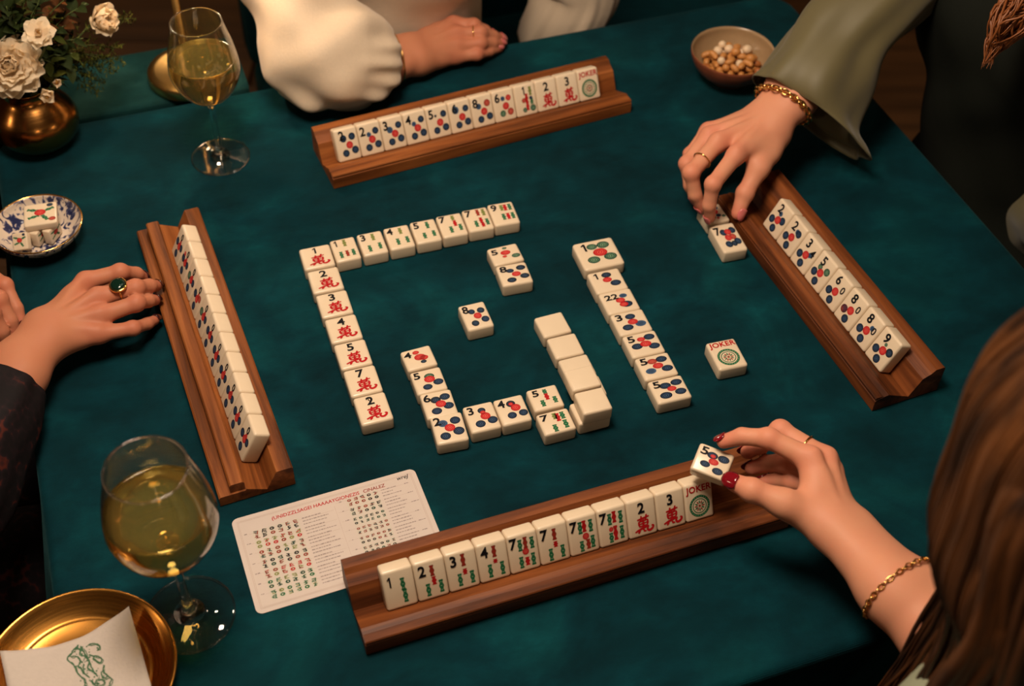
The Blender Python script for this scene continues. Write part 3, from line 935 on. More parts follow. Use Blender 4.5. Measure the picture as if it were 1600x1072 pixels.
near_specs = [
    [('N', '1', -.28, .22), ('S', 'g', .12, .10, .30), ('S', 'g', .14, -.20, .32)],
    [('N', '2', -.26, .26), ('S', 'm', .06, .22, .26), ('S', 'r', .08, -.04, .2), ('S', 'g', -.14, -.24, .30), ('S', 'g', .28, -.22, .30)],
    [('N', '3', -.26, .28), ('S', 'm', .06, .26, .30), ('S', 'r', .07, -.04, .14), ('S', 'g', -.12, -.22, .30), ('S', 'g', .28, -.22, .30)],
    [('N', '4', -.26, .28), ('S', 'm', .06, .25, .28), ('S', 'r', .06, .0, .10), ('S', 'g', -.14, -.22, .32), ('S', 'g', .26, -.22, .32)],
    [('N', '7', -.32, .28), ('S', 'g', -.10, .20, .28), ('S', 'm', .08, .24, .28), ('S', 'g', .30, .20, .28), ('D', 'r', .06, .02, .1), ('S', 'g', -.12, -.24, .28), ('S', 'r', .08, -.24, .2), ('S', 'g', .28, -.22, .30)],
    [('N', '7', -.30, .28), ('S', 'm', .04, .24, .28), ('S', 'r', .05, -.02, .14), ('S', 'g', -.14, -.26, .30), ('S', 'g', .26, -.24, .30)],
    [('N', '7', -.32, .26), ('S', 'g', -.10, .20, .30), ('S', 'r', .04, .22, .28), ('S', 'g', .26, .20, .30), ('D', 'r', .06, -.04, .1), ('S', 'g', -.10, -.28, .26), ('S', 'm', .12, -.26, .24), ('S', 'g', .28, -.22, .30)],
    [('N', '7', -.32, .26), ('S', 'g', -.10, .20, .28), ('S', 'r', .06, .24, .28), ('S', 'g', .28, .20, .30), ('D', 'r', -.08, -.06, .07), ('S', 'g', -.10, -.28, .24), ('S', 'r', .06, -.18, .36), ('S', 'g', .28, -.20, .32)],
    wan('2'), wan('3'), [('J',)]]
near_lab = ['leftmost tile in the near rack, 1 with a single green bamboo', 'tile with 2 and bamboo, second from left in the near rack', 'tile with 3 and bamboo, third from left in the near rack',
            'tile with 4 and bamboo, fourth from left in the near rack', 'first of the four 7 tiles in the near rack, dense bamboo bundle', 'second of the four 7 tiles in the near rack, sparse bamboo',
            'third of the four 7 tiles in the near rack, red and green bamboo', 'last of the four 7 tiles in the near rack, beside the 2 character', 'tile with 2 and red character in the near rack',
            'tile with 3 and red character in the near rack, left of JOKER', 'JOKER tile at the right end of the near rack, under the lifted tile']
rack_tiles('near', (606, 959), (1119, 811), 11, near_specs, near_lab, 'tiles standing in the near rack')

far_specs = [five('2', nx=-.20, ny=.30, a=('n', -.14, .20, .13), b=('n', .24, .22, .13), c=('r', .08, -.02, .13)), five('2', a=('b', -.05, .14, .09)), five('3', a=('b', -.14, .12, .12)),
             five('4', a=('b', -.08, .12, .09)), five('5', a=('k', -.1, .2, .05)), five('6', a=('b', -.2, .22, .14), nx=-.24), five('8', a=('b', -.16, .16, .11), b=('m', .24, .22, .13)),
             five('6', a=('b', -.04, .22, .09), b=('r', .22, .22, .11), d=('g', -.12, -.24, .12), e=('m', .24, -.22, .13)),
             [('N', '1', -.06, .30), ('S', 'o', .24, .26, .26), ('D', 'n', .24, .04, .07), ('S', 'r', .04, .06, .26), ('D', 'm', -.10, -.0, .09), ('S', 'r', .04, -.2, .24), ('S', 'g', .26, -.08, .16), ('D', 'g', .28, -.28, .12), ('D', 'g', -.1, -.3, .09)],
             wan('2'), wan('3'), [('J',)]]
far_lab = ['leftmost tile in the far rack, small 2 over a blue dot', 'second tile from left in the far rack, 2 with dots', 'third tile from left in the far rack, 3 with dots',
           'fourth tile from left in the far rack, 4 with dots', 'fifth tile from left in the far rack, 5 with dots', 'sixth tile from left in the far rack, 6 drawn over a dot',
           'seventh tile from left in the far rack, 8 with a mauve dot', 'eighth tile from left in the far rack, 6 with two red dots', 'tile with 1 and a red and green bamboo cluster in the far rack',
           'tile with 2 and red character in the far rack', 'tile with 3 and red character in the far rack, left of JOKER', 'JOKER tile at the right end of the far rack']
rack_tiles('far', (534, 263), (942, 156), 12, far_specs, far_lab, 'tiles standing in the far rack')

side = lambda a: [('D', 'k', .0, .30, .13)] + a
left_specs, left_lab = [], []
for i in range(11):
    s = [('N', '0', .06, .30, 1.0), ('D', 'n', -.24, .02, .14), ('D', 'r', .04, -.02 + .02 * (i % 3), .13), ('D', 'r', .08, .12, .08), ('D', 'n', .28, .04, .13), ('D', 'n', .0, -.28, .14)]
    if i in (2, 4): s[1] = ('D', 'g', -.24, .02, .14)
    if i == 3: s[4] = ('D', 'm', .26, .1, .12)
    if i == 1: s.append(('D', 'r', -.22, .18, .08))
    left_specs.append(s)
    left_lab.append(f'{ORD[i]} dot tile from the far end of the left rack' if i not in (0, 10) else
                    ('dot tile at the far end of the left rack' if i == 0 else 'nearest dot tile of the left rack with its cream end showing'))
rack_tiles('left', (287, 349), (394, 682), 11, left_specs, left_lab, 'tiles standing in the left rack', True)

def rs(d, *extra, z0=True):
    s = [('N', d, -.12, .30), ('D', 'n', -.24, -.12, .14), ('D', 'r', .04, -.02, .14), ('D', 'n', .04, -.30, .14)]
    return s + list(extra)
right_specs = [rs('2', ('D', 'b', .0, .18, .09), ('D', 'n', .26, .06, .14)), rs('2', ('D', 'n', .24, .20, .13), ('D', 'b', .14, .22, .1)), rs('3', ('N', '4', .28, .16, .9), ('D', 'b', .2, .06, .09)),
               rs('5', ('D', 'g', -.12, .1, .1), ('D', 'g', .26, .14, .13)), rs('6', ('N', '0', .28, .16)), rs('8', ('N', '0', .28, .16), ('D', 'm', -.24, -.12, .141)),
               rs('8', ('N', '0', .30, .12), ('D', 'b', .18, .14, .09)), rs('9', ('D', 'g', .0, .16, .06), ('D', 'k', .30, .08, .14))]
right_lab = ['tile with 2 at the far end of the right rack, nearest the thumb', 'second tile from the far end of the right rack, 2 with dots', 'tile marked 3 and 4 in the right rack',
             'tile marked 5 in the right rack with green dots', 'tile marked 6 in the right rack', 'tile marked 8 in the right rack with a mauve dot, beside the 6', 'tile marked 8 in the right rack beside the end tile marked 9',
             'tile marked 9 at the near end of the right rack']
rack_tiles('right', (1186, 352), (1369, 586), 8, right_specs, right_lab, 'tiles standing in the right rack')

# tile lifted by the near hand: tilted towards the camera
_tl, _tr, _bl = P(1095, 689.5, 0.082), P(1149, 710, 0.081), P(1078, 731, 0.074)
_x = (_tr - _tl); HW = _x.length; _x.normalize()
_y = (_tl - _bl); _y -= _x * _y.dot(_x); HL = _y.length; _y.normalize()
_z = _x.cross(_y)
_c = (_tr + _bl) / 2 - _z * TT_
HELD = Matrix(((_x.x, _y.x, _z.x, _c.x), (_x.y, _y.y, _z.y, _c.y), (_x.z, _y.z, _z.z, _c.z), (0, 0, 0, 1)))
print('held', HW, HL)
place(HELD, five('5', a=('n', -.06, .20, .14), b=('n', .26, .20, .15), c=('r', .03, .0, .13), d=('n', -.17, -.16, .13), e=('n', .22, -.26, .14), z=('r', -.04, .18, .07)),
      'tile with 5 held up between thumb and finger over the near rack', 'tiles in hand', (HW / TW_, HL / TL_, 0.9))

# ------------------------------------------------------------------ wine glasses
def wine_glass(pos, s, label, level):
    root = tag(empty('wine_glass', pos), label, 'wine glass', 'glasses of white wine')
    root.scale = (s, s, s)
    # foot and stem: solid glass
    prof = smooth_profile([(0.0, 0.0003), (0.020, 0.0003), (0.0345, 0.0003), (0.0352, 0.0010), (0.0345, 0.0018), (0.022, 0.0030), (0.010, 0.0058), (0.0052, 0.0105),
                           (0.0040, 0.020), (0.0036, 0.045), (0.0038, 0.070), (0.0050, 0.0805), (0.0085, 0.0858)], 4)
    prof[:, 0] = np.maximum(prof[:, 0], 0); prof[:, 1] = np.maximum(prof[:, 1], 0.0002)
    prof = np.vstack([prof, [(0.0, 0.0866)]])
    k = next(i for i, (r, z) in enumerate(prof) if z > 0.0045)
    v, f = lathe(np.vstack([prof[:k + 1], [(0.0, prof[k][1])]]), 64); ft_ = mk('foot', v, f, M['glass'], root, True)
    v, f = lathe(np.vstack([[(0.0, prof[k][1])], prof[k:]]), 32); mk('stem', v, f, M['glass_solid'], root, True)
    def torus(R, z, r):
        return lathe([(R + r * math.cos(a), z + r * math.sin(a)) for a in np.linspace(0, 2 * PI, 8, endpoint=False)], 80, True)
    v, f = torus(0.0349, 0.0012, 0.0008); mk('foot_edge', v, f, M['glass_solid'], ft_, True)
    rimv, rimf = torus(0.0288, 0.1935, 0.0008)
    outer = smooth_profile([(0.0, 0.0862), (0.010, 0.0868), (0.022, 0.0935), (0.034, 0.1085), (0.0405, 0.1270), (0.0405, 0.1410), (0.0370, 0.1620), (0.0325, 0.1800), (0.0292, 0.1930)], 5)
    th = 0.0009
    inner = [(max(r - th, 0), z + (th * 1.4 if r < 0.03 and z < 0.12 else 0)) for r, z in outer]
    full = list(map(tuple, outer)) + [(outer[-1][0] - th / 2, outer[-1][1] + 0.0005)] + inner[::-1]
    full[0] = (0.0, 0.0862); full[-1] = (0.0, 0.0862 + th * 1.4)
    v, f = lathe(full, 64)
    bw_ = mk('bowl', v, f, M['glass'], root, True); mk('rim', rimv, rimf, M['glass_solid'], bw_, True)
    wz = level
    w = [(max(r - th * 0.5, 0), z + (th * 0.8 if r < 0.03 and z < 0.12 else 0)) for r, z in outer if z < wz]
    rt = np.interp(wz, outer[:, 1], outer[:, 0]) - th * 0.5
    w[0] = (0.0, w[0][1])
    w += [(rt, wz), (rt - 0.0012, wz - 0.0007), (rt - 0.004, wz - 0.0009), (0.0, wz - 0.0009)]
    v, f = lathe(w, 64)
    o = mk('wine', v, f, M['wine'], root, True)
    o['label'] = 'pale golden white wine'
    return root


wine_glass(P(345, 246) + Vector((0, 0, 0.0001)), 0.955, 'glass of white wine beside the flowers at the upper left', 0.146)
wine_glass(P(298, 961) + Vector((0, 0, 0.0001)), 1.07, 'larger glass of white wine at the lower left by the gold plate', 0.146)

# ------------------------------------------------------------------ brass lamp behind the glass
lr = tag(empty('table_lamp', P(297, 122)), 'brass table lamp base with a slim pole behind the upper wine glass', 'lamp')
v, f = lathe([(0, 0.0002), (0.049, 0.0002), (0.0505, 0.0015), (0.0505, 0.0135), (0.0490, 0.0155), (0.040, 0.0172), (0.0, 0.0215)], 64)
mk('base', v, f, M['brass'], lr, True)
v, f = lathe([(0, 0.0205), (0.0075, 0.0205), (0.0072, 0.026), (0.0048, 0.030), (0.0046, 0.33), (0, 0.33)], 24)
mk('pole', v, f, M['brass'], lr, True)
v, f = lathe([(0.006, 0.325), (0.012, 0.326), (0.030, 0.330), (0.085, 0.300), (0.088, 0.296), (0.084, 0.298), (0.030, 0.326), (0.006, 0.3225)], 48, True)
mk('lamp_shade', v, f, M['brass'], lr, True)
_lb = P(297, 122); lamp('table_lamp_bulb', 'POINT', (_lb.x, _lb.y - 0.022, TABLE_Z + 0.295), 1.3, WARM, 0.012)

# ------------------------------------------------------------------ nut bowl
M['bowl_out'] = plain('terracotta_glaze', (0.21, 0.060, 0.028), 0.3, 0.35, 60, 0.1)
M['bowl_in'] = plain('sand_glaze', (0.34, 0.22, 0.115), 0.25, 0.15, 50, 0.0)
bp_ = P(1145, 118)
bc = P(1146, 80, 0.043); bp_ = Vector((bc.x, bc.y, TABLE_Z + 0.0001))
bowl = tag(empty('nut_bowl', bp_), 'small terracotta bowl with sand glaze, filled with nuts, at the far right', 'bowl')
outp = smooth_profile([(0.021, 0.0), (0.0235, 0.003), (0.030, 0.009), (0.043, 0.020), (0.0505, 0.033), (0.0530, 0.043)], 4)
inp = smooth_profile([(0.0505, 0.0433), (0.0480, 0.033), (0.0405, 0.021), (0.028, 0.011), (0.015, 0.0075), (0.0, 0.007)], 4)
inp[-1][0] = 0
v, f = lathe([(0.0, 0.0008), (0.018, 0.0008)] + list(map(tuple, outp)) + [(0.0522, 0.0445)], 56)
mk('bowl_outside', v, f, M['bowl_out'], bowl, True)
v, f = lathe([(0.0522, 0.0445)] + list(map(tuple, inp)), 56)
o = mk('bowl_inside', v, f, M['bowl_in'], bowl, True)

M['nut_gold'] = plain('roasted_peanut', (0.52, 0.22, 0.055), 0.5, 0.3, 120, 0.2)
M['nut_brown'] = plain('toasted_hazelnut', (0.36, 0.115, 0.025), 0.5, 0.35, 120, 0.2)
M['nut_pale'] = plain('pale_macadamia', (0.74, 0.55, 0.36), 0.45, 0.15, 120, 0.1)
def blob(fn, n=14, m=9):
    v, f = [], []
    for j in range(m + 1):
        ph = PI * j / m
        for i in range(n):
            a = 2 * PI * i / n
            v.append(fn(math.sin(ph) * math.cos(a), math.sin(ph) * math.sin(a), math.cos(ph)))
    for j in range(m):
        for i in range(n):
            k = (i + 1) % n
            f.append((j * n + i, (j + 1) * n + i, (j + 1) * n + k, j * n + k))
    return v, f
def cashew(x, y, z):
    t = x * 1.25
    R = 0.0065
    r = 0.0038 * math.sqrt(max(0.0, 1 - abs(x) ** 2.6)) + 0.0002
    rad = math.hypot(y, z) or 1
    yy, zz = y / rad * min(1, rad * 1.4) * r, z / rad * min(1, rad * 1.4) * r
    return ((R + yy) * math.sin(t), (R + yy) * math.cos(t) - R, zz)
NUT = {'peanut': blob(lambda x, y, z: (0.0068 * x, 0.0042 * y, 0.0041 * z)), 'hazelnut': blob(lambda x, y, z: (0.0052 * x, 0.0050 * y, 0.0052 * z)),
       'macadamia': blob(lambda x, y, z: (0.0064 * x, 0.0058 * y, 0.0056 * z)), 'cashew': blob(cashew, 14, 12)}
NUT['cashew'] = blob(lambda x, y, z: cashew(z, y, x), 12, 12)
NUTME = {}
for k, (v, f) in NUT.items():
    for c in ('nut_gold', 'nut_brown', 'nut_pale'):
        me = bpy.data.meshes.new(k); me.from_pydata(v, [], f); me.materials.append(M[c])
        me.polygons.foreach_set('use_smooth', np.full(len(me.polygons), True)); me.update(); NUTME[k, c] = me
rn = random.Random(3)
placed = []
NR = {'peanut': 0.0050, 'hazelnut': 0.0050, 'macadamia': 0.0058, 'cashew': 0.0052}
inz = inp[::-1]
def bowl_floor(r): return float(np.interp(r, inz[:, 0], inz[:, 1]))
NL = {'peanut': 'peanut', 'hazelnut': 'round hazelnut', 'macadamia': 'macadamia', 'cashew': 'curved cashew'}
CN = {'nut_gold': 'golden roasted', 'nut_brown': 'dark toasted', 'nut_pale': 'pale cream'}
for i in range(96):
    top = i >= 72
    kd = rn.choice(['peanut', 'hazelnut', 'peanut', 'cashew']) if not top else rn.choice(['macadamia', 'peanut', 'macadamia', 'cashew', 'hazelnut'])
    mc = rn.choice(['nut_gold', 'nut_brown', 'nut_gold']) if not top or kd in ('peanut', 'cashew') else rn.choice(['nut_pale', 'nut_pale', 'nut_gold'])
    r = NR[kd]
    best = None
    for t in range(40):
        rr = (0.040 - r) * math.sqrt(rn.random()) if not top else 0.024 * math.sqrt(rn.random())
        a = rn.uniform(0, 2 * PI)
        x, y = rr * math.cos(a), rr * math.sin(a)
        z = bowl_floor(min(0.0505, rr + r * 0.7)) + r * 0.9
        for (qx, qy, qz, qr) in placed:
            d2 = (x - qx) ** 2 + (y - qy) ** 2
            s = (r + qr) * 0.92
            if d2 < s * s: z = max(z, qz + math.sqrt(s * s - d2))
        if rr + r > np.interp(z, outp[:, 1], outp[:, 0]) - 0.003: continue
        if best is None or z < best[2]: best = (x, y, z)
    if best is None: continue
    x, y, z = best
    placed.append((x, y, z, r))
    o = bpy.data.objects.new(kd, NUTME[kd, mc]); COL.objects.link(o)
    o.location = (bp_.x + x, bp_.y + y, bp_.z + z)
    o.rotation_euler = (rn.uniform(-.5, .5), rn.uniform(-.5, .5), rn.uniform(0, 6.3))
    tag(o, f'{CN[mc]} {NL[kd]} in the heap in the terracotta bowl', 'nut', f'{CN[mc]} {NL[kd]}s in the terracotta bowl')

# ------------------------------------------------------------------ blue and white dish
def mat_dish():
    m, nt, N, L, b = nodes_of('blue_white_porcelain')
    tc = N.new('ShaderNodeTexCoord')
    mp = N.new('ShaderNodeMapping'); mp.inputs['Scale'].default_value = (1, 1, 0.6)
    L.new(tc.outputs['Object'], mp.inputs[0])
    nz = N.new('ShaderNodeTexNoise'); nz.inputs['Scale'].default_value = 95; nz.inputs['Detail'].default_value = 3; nz.inputs['Distortion'].default_value = 1.6
    L.new(mp.outputs[0], nz.inputs['Vector'])
    r = ramp(N, [(0.50, (0.62, 0.52, 0.42)), (0.545, (0.10, 0.11, 0.20)), (0.60, (0.02, 0.025, 0.075))])
    L.new(nz.outputs['Fac'], r.inputs[0]); L.new(r.outputs[0], b.inputs['Base Color'])
    setp(b, rough=0.12, spec=0.5)
    return m
M['dish'] = mat_dish()
dc = P(58, 350, 0.027)
dish = tag(empty('porcelain_dish', (dc.x, dc.y, TABLE_Z + 0.0001)), 'blue and white porcelain dish with gold rim holding a few tiles', 'dish')
op = smooth_profile([(0.024, 0.0), (0.026, 0.003), (0.036, 0.010), (0.0450, 0.020), (0.0480, 0.027)], 4)
ip = smooth_profile([(0.0462, 0.0275), (0.0430, 0.020), (0.034, 0.011), (0.024, 0.0065), (0.0, 0.0055)], 4); ip[-1][0] = 0
v, f = lathe([(0, 0.001), (0.022, 0.001)] + list(map(tuple, op)) + list(map(tuple, ip)), 64)
db_ = mk('dish_body', v, f, M['dish'], dish, True)
ring = [(0.0471 + 0.0010 * math.cos(a), 0.0275 + 0.0010 * math.sin(a)) for a in np.linspace(0, 2 * PI, 8, endpoint=False)]
v, f = lathe(ring, 64, True)
mk('gold_rim', v, f, M['gold'], db_, True)
def free_tile(center, x, n, spec, label, sc=(0.8, 0.8, 0.8)):
    """tile by centre, right axis and face normal"""
    z = Vector(n).normalized(); x = Vector(x); x = (x - z * x.dot(z)).normalized(); y = z.cross(x)
    c = Vector(center) - z * TT_ * sc[2] / 2
    mw = Matrix(((x.x, y.x, z.x, c.x), (x.y, y.y, z.y, c.y), (x.z, y.z, z.z, c.z), (0, 0, 0, 1)))
    return place(mw, spec, label, 'tiles in the porcelain dish', sc)
D0 = Vector((dc.x, dc.y, TABLE_Z + 0.0068))
fl = [('D', 'r', .0, .06, .16), ('S', 'g', -.22, .2, .26, 1.2), ('S', 'g', .26, .16, .26, -1.1), ('S', 'g', -.2, -.12, .26, 1.9), ('S', 'g', .14, -.2, .26, .5), ('D', 'k', .3, .36, .09)]
free_tile(D0 + Vector((-0.013, -0.0195, 0.0120)), (1, .2, 0), (-0.25, -0.75, 0.75), fl, 'tile leaning at the front of the porcelain dish with a red blossom', (.60, .48, .5))
free_tile(D0 + Vector((0.001, -0.004, 0.0102)), (0.15, 1, 0), (1, -.2, 0), fl, 'tile standing on edge at the middle of the porcelain dish', (.75, .50, .55))
free_tile(D0 + Vector((0.014, 0.000, 0.0102)), (0.15, 1, 0), (0.97, -.25, 0), fl, 'tile standing on edge at the right of the porcelain dish', (.75, .50, .55))
free_tile(D0 + Vector((0.004, 0.006, 0.0256)), (1, .28, 0), (0.0, -0.06, 1), fl + [('D', 'm', .36, -.3, .1)], 'tile lying on top of the others in the porcelain dish', (1.15, .85, .55))
free_tile(D0 + Vector((-0.010, 0.012, 0.0102)), (0.15, 1, 0), (-1, .1, 0), fl, 'tile standing on edge at the back of the porcelain dish', (.70, .50, .55))

# ------------------------------------------------------------------ gold plate and napkin
pc = P(136, 1044, 0.014)
_g = P(298, 961); _v = Vector((pc.x - _g.x, pc.y - _g.y)); _v = _v.normalized() * max(_v.length, 0.1005)
pc = Vector((_g.x + _v.x, _g.y + _v.y, pc.z))
plate = tag(empty('gold_plate', (pc.x, pc.y, TABLE_Z + 0.0001)), 'round polished gold plate at the lower left under the napkin', 'plate')
pr = [(0, 0.0004), (0.045, 0.0004), (0.060, 0.0012), (0.0715, 0.007), (0.0775, 0.0135), (0.0790, 0.0148), (0.0785, 0.0160), (0.0765, 0.0158), (0.0700, 0.0105), (0.0590, 0.0040), (0.0565, 0.0030),
      (0.0555, 0.0034), (0.0545, 0.0030), (0.040, 0.0024), (0.0, 0.0024)]
v, f = lathe(smooth_profile(pr[:9], 3).tolist() + pr[9:], 80)
v = [(x, y, max(z, 0.0001)) for x, y, z in v]
mk('plate_body', v, f, M['gold_plate'], plate, True)
M['linen'] = plain('pale_linen', (0.56, 0.49, 0.435), 0.85, 0.05, 300, 0.3)
M['thread_green'] = plain('green_thread', (0.045, 0.13, 0.06), 0.8, 0.3, 300)
nz_ = 0.0215
nTR, nBR, nTL = P(200, 944, 0.023), P(274, 1059, 0.020), P(0, 1018, 0.019)
nx = (nTR - nTL); NW = nx.length; nx.normalize(); nx.z = 0; nx.normalize()
ny = Vector((-nx.y, nx.x, 0))
NH = abs((nTR - nBR).dot(ny)) * 1.04
nor = Vector((nTL.x, nTL.y, TABLE_Z)) - ny * NH
nmat = Matrix(((nx.x, ny.x, 0, nor.x), (nx.y, ny.y, 0, nor.y), (0, 0, 1, TABLE_Z), (0, 0, 0, 1)))
nap = tag(empty('napkin', mat=nmat), 'folded pale linen napkin with green embroidery on the gold plate', 'napkin')
pl = nmat.inverted() @ Vector((pc.x, pc.y, TABLE_Z))
def nap_z(x, y):
    u, w = x / NW, y / NH
    sag = 0.0075 * math.exp(-((x - pl.x) ** 2 + (y - pl.y) ** 2) / 0.0022)
    return 0.0195 + 0.0035 * u * u + 0.0018 * math.sin(3.2 * u + 2.2 * w) - sag + 0.0005 * math.sin(23 * u - 11 * w)
def nap_layer(dz, inset, th):
    n, m = 26, 20
    v, f = [], []
    for s in (0, 1):
        for j in range(m + 1):
            for i in range(n + 1):
                u, w = i / n, j / m
                x = inset + (NW - 2 * inset) * u; y = inset * 0.6 + (NH - inset * 1.2) * w
                edge = min(u, 1 - u) * NW, min(w, 1 - w) * NH
                rnd = 0.4 * th * max(0, 1 - min(edge) / 0.003)
                # bowed far edge as in a hand-folded napkin
                y2 = y - 0.010 * math.sin(PI * u) * w
                v.append((x, y2, nap_z(x, y2) + dz - (th - rnd if s else rnd)))
    q = (n + 1) * (m + 1)
    for j in range(m):
        for i in range(n):
            a = j * (n + 1) + i
            f.append((a, a + 1, a + n + 2, a + n + 1)); f.append((q + a, q + a + n + 1, q + a + n + 2, q + a + 1))
    for i in range(n):
        f.append((i, q + i, q + i + 1, i + 1)); a = m * (n + 1) + i; f.append((a, a + 1, q + a + 1, q + a))
    for j in range(m):
        a = j * (n + 1); f.append((a, a + n + 1, q + a + n + 1, q + a)); a += n; f.append((a, q + a, q + a + n + 1, a + n + 1))
    return v, f
v, f = nap_layer(0.0, 0.0, 0.0014); tf_ = mk('top_fold', v, f, M['linen'], nap, True)
v, f = nap_layer(-0.0015, 0.0012, 0.0013); mk('lower_fold', v, f, M['linen'], nap, True)
def nl(cx, cy):
    q = nmat.inverted() @ P(cx / 5.333, 900 + cy / 5.333, 0.019); return (q.x, q.y)
emb = MB()
re_ = random.Random(5)
def stitch(path, w, jit=5):
    pts = spline([(a + re_.uniform(-jit, jit), b + re_.uniform(-jit, jit)) for a, b in path], 6)
    pts = [(a + re_.uniform(-4, 4), b + re_.uniform(-4, 4)) for a, b in pts]
    pts = [nl(a, b) for a, b in pts]
    n0 = len(emb.v)
    emb.ribbon(pts, w, 0)
    for k in range(n0, len(emb.v)):
        x, y, _ = emb.v[k]; emb.v[k] = (x, y, nap_z(x, y) + 0.00025)
for path in ([(640, 550), (590, 600), (545, 665), (600, 705), (640, 790), (690, 850), (700, 940), (690, 1010)], [(660, 560), (690, 610), (720, 670), (770, 770), (800, 815)], [(675, 565), (650, 620), (690, 650), (735, 690), (720, 740), (770, 780)],
             [(690, 700), (680, 750), (700, 800), (740, 830)], [(720, 555), (760, 545), (800, 550), (822, 575), (800, 598)], [(745, 640), (790, 650), (835, 662), (830, 695), (795, 690), (760, 660)],
             [(860, 720), (848, 770), (890, 810), (932, 852), (910, 892), (905, 950)], [(600, 590), (640, 580), (680, 600)], [(570, 650), (620, 640), (660, 680), (640, 720)], [(750, 850), (780, 890), (820, 905), (860, 880), (840, 840), (800, 850), (790, 875), (820, 880)],
             [(700, 900), (760, 930), (830, 935), (900, 910)], [(860, 760), (830, 790), (850, 830), (890, 830)], [(720, 980), (790, 1000), (880, 980)], [(620, 720), (660, 740), (680, 790)]):
    stitch(path, 0.0011)
    stitch([(a + 9, b + 5) for a, b in path], 0.0007, 9)
for k in range(90):
    a, b = re_.uniform(590, 890), re_.uniform(560, 1000)
    if a < 560 + (b - 560) * 0.30 or a > 800 + (b - 560) * 0.33: continue
    x, y = nl(a, b); emb.disc((x, y), 0, re_.uniform(.0004, .0009), nap_z(x, y) + 0.0003, 6)
emb.build('embroidery', M['thread_green'], tf_)['label'] = 'green embroidered scrollwork motif'

# ------------------------------------------------------------------ score card
cTL, cTR, cBL = P(360.5, 813, 0.0006), P(646.5, 731.5, 0.0006), P(408, 959.5, 0.0006)
cx = cTR - cTL; CW = cx.length; cx.normalize()
cy = Vector((-cx.y, cx.x, 0)); CH = (cTL - cBL).dot(cy)
org = cTL - cy * CH
cmw = Matrix(((cx.x, cy.x, 0, org.x), (cx.y, cy.y, 0, org.y), (0, 0, 1, TABLE_Z + 0.0001), (0, 0, 0, 1)))
print('card', CW, CH)
card = tag(empty('rule_card', mat=cmw), 'cream printed rule card with rows of small tile pictures, half under the near rack', 'card')
M['card'] = plain('cream_card', (0.56, 0.475, 0.425), 0.55, 0.03, 80)
M['card_line'] = plain('card_rule_line', (0.42, 0.30, 0.25), 0.6)
M['card_cell'] = plain('card_cell', (0.53, 0.48, 0.40), 0.55)
R_ = 0.006
pts = []
for (ax, ay, a0) in ((CW - R_, CH - R_, 0), (R_, CH - R_, 90), (R_, R_, 180), (CW - R_, R_, 270)):
    pts += [(ax + R_ * math.cos(math.radians(a0 + k * 15)), ay + R_ * math.sin(math.radians(a0 + k * 15))) for k in range(7)]
n = len(pts)
v = [(x, y, 0) for x, y in pts] + [(x, y, 0.0006) for x, y in pts]
f = [tuple(range(n - 1, -1, -1)), tuple(range(n, 2 * n))] + [(k, (k + 1) % n, n + (k + 1) % n, n + k) for k in range(n)]
mk('card_sheet', v, f, M['card'], card, False)
ZC = 0.00068
bd = MB()
for ins in (0.0045, 0.0056):
    for (a, b) in (((ins, ins), (CW - ins, ins)), ((CW - ins, ins), (CW - ins, CH - ins)), ((CW - ins, CH - ins), (ins, CH - ins)), ((ins, CH - ins), (ins, ins))):
        bd.ribbon([a, b], 0.00025, ZC)
for k in range(7): bd.ribbon([(0.012, CH * (0.80 - 0.105 * k)), (CW * 0.52, CH * (0.80 - 0.105 * k))], 0.00018, ZC)
for k in range(7): bd.ribbon([(CW * 0.54, CH * (0.86 - 0.105 * k)), (CW * 0.95, CH * (0.86 - 0.105 * k))], 0.00018, ZC)
bd.ribbon([(CW * 0.53, CH * 0.06), (CW * 0.53, CH * 0.84)], 0.00018, ZC)
bd.build('border_lines', M['card_line'], card)
t1 = text_mesh('(UNIDZZLSAGEI HAAAAYGIONEZIS', M['ink_red'], 0.0052, 0.00008, 0.1, 0, 1.0)
link('title', t1, card, (CW * 0.44, CH * 0.893, ZC), math.radians(0.6))
t2 = text_mesh('CINALEZ', M['ink_brown'], 0.0052, 0.00008, 0.1, 0, 1.0)
link('title', t2, card, (CW * 0.76, CH * 0.905, ZC), math.radians(0.6))
t3 = text_mesh('wreJ', M['ink_black'], 0.006, 0.00006, 0.3, 0)
link('signature', t3, card, (CW * 0.925, CH * 0.93, ZC))
rc2 = random.Random(11)
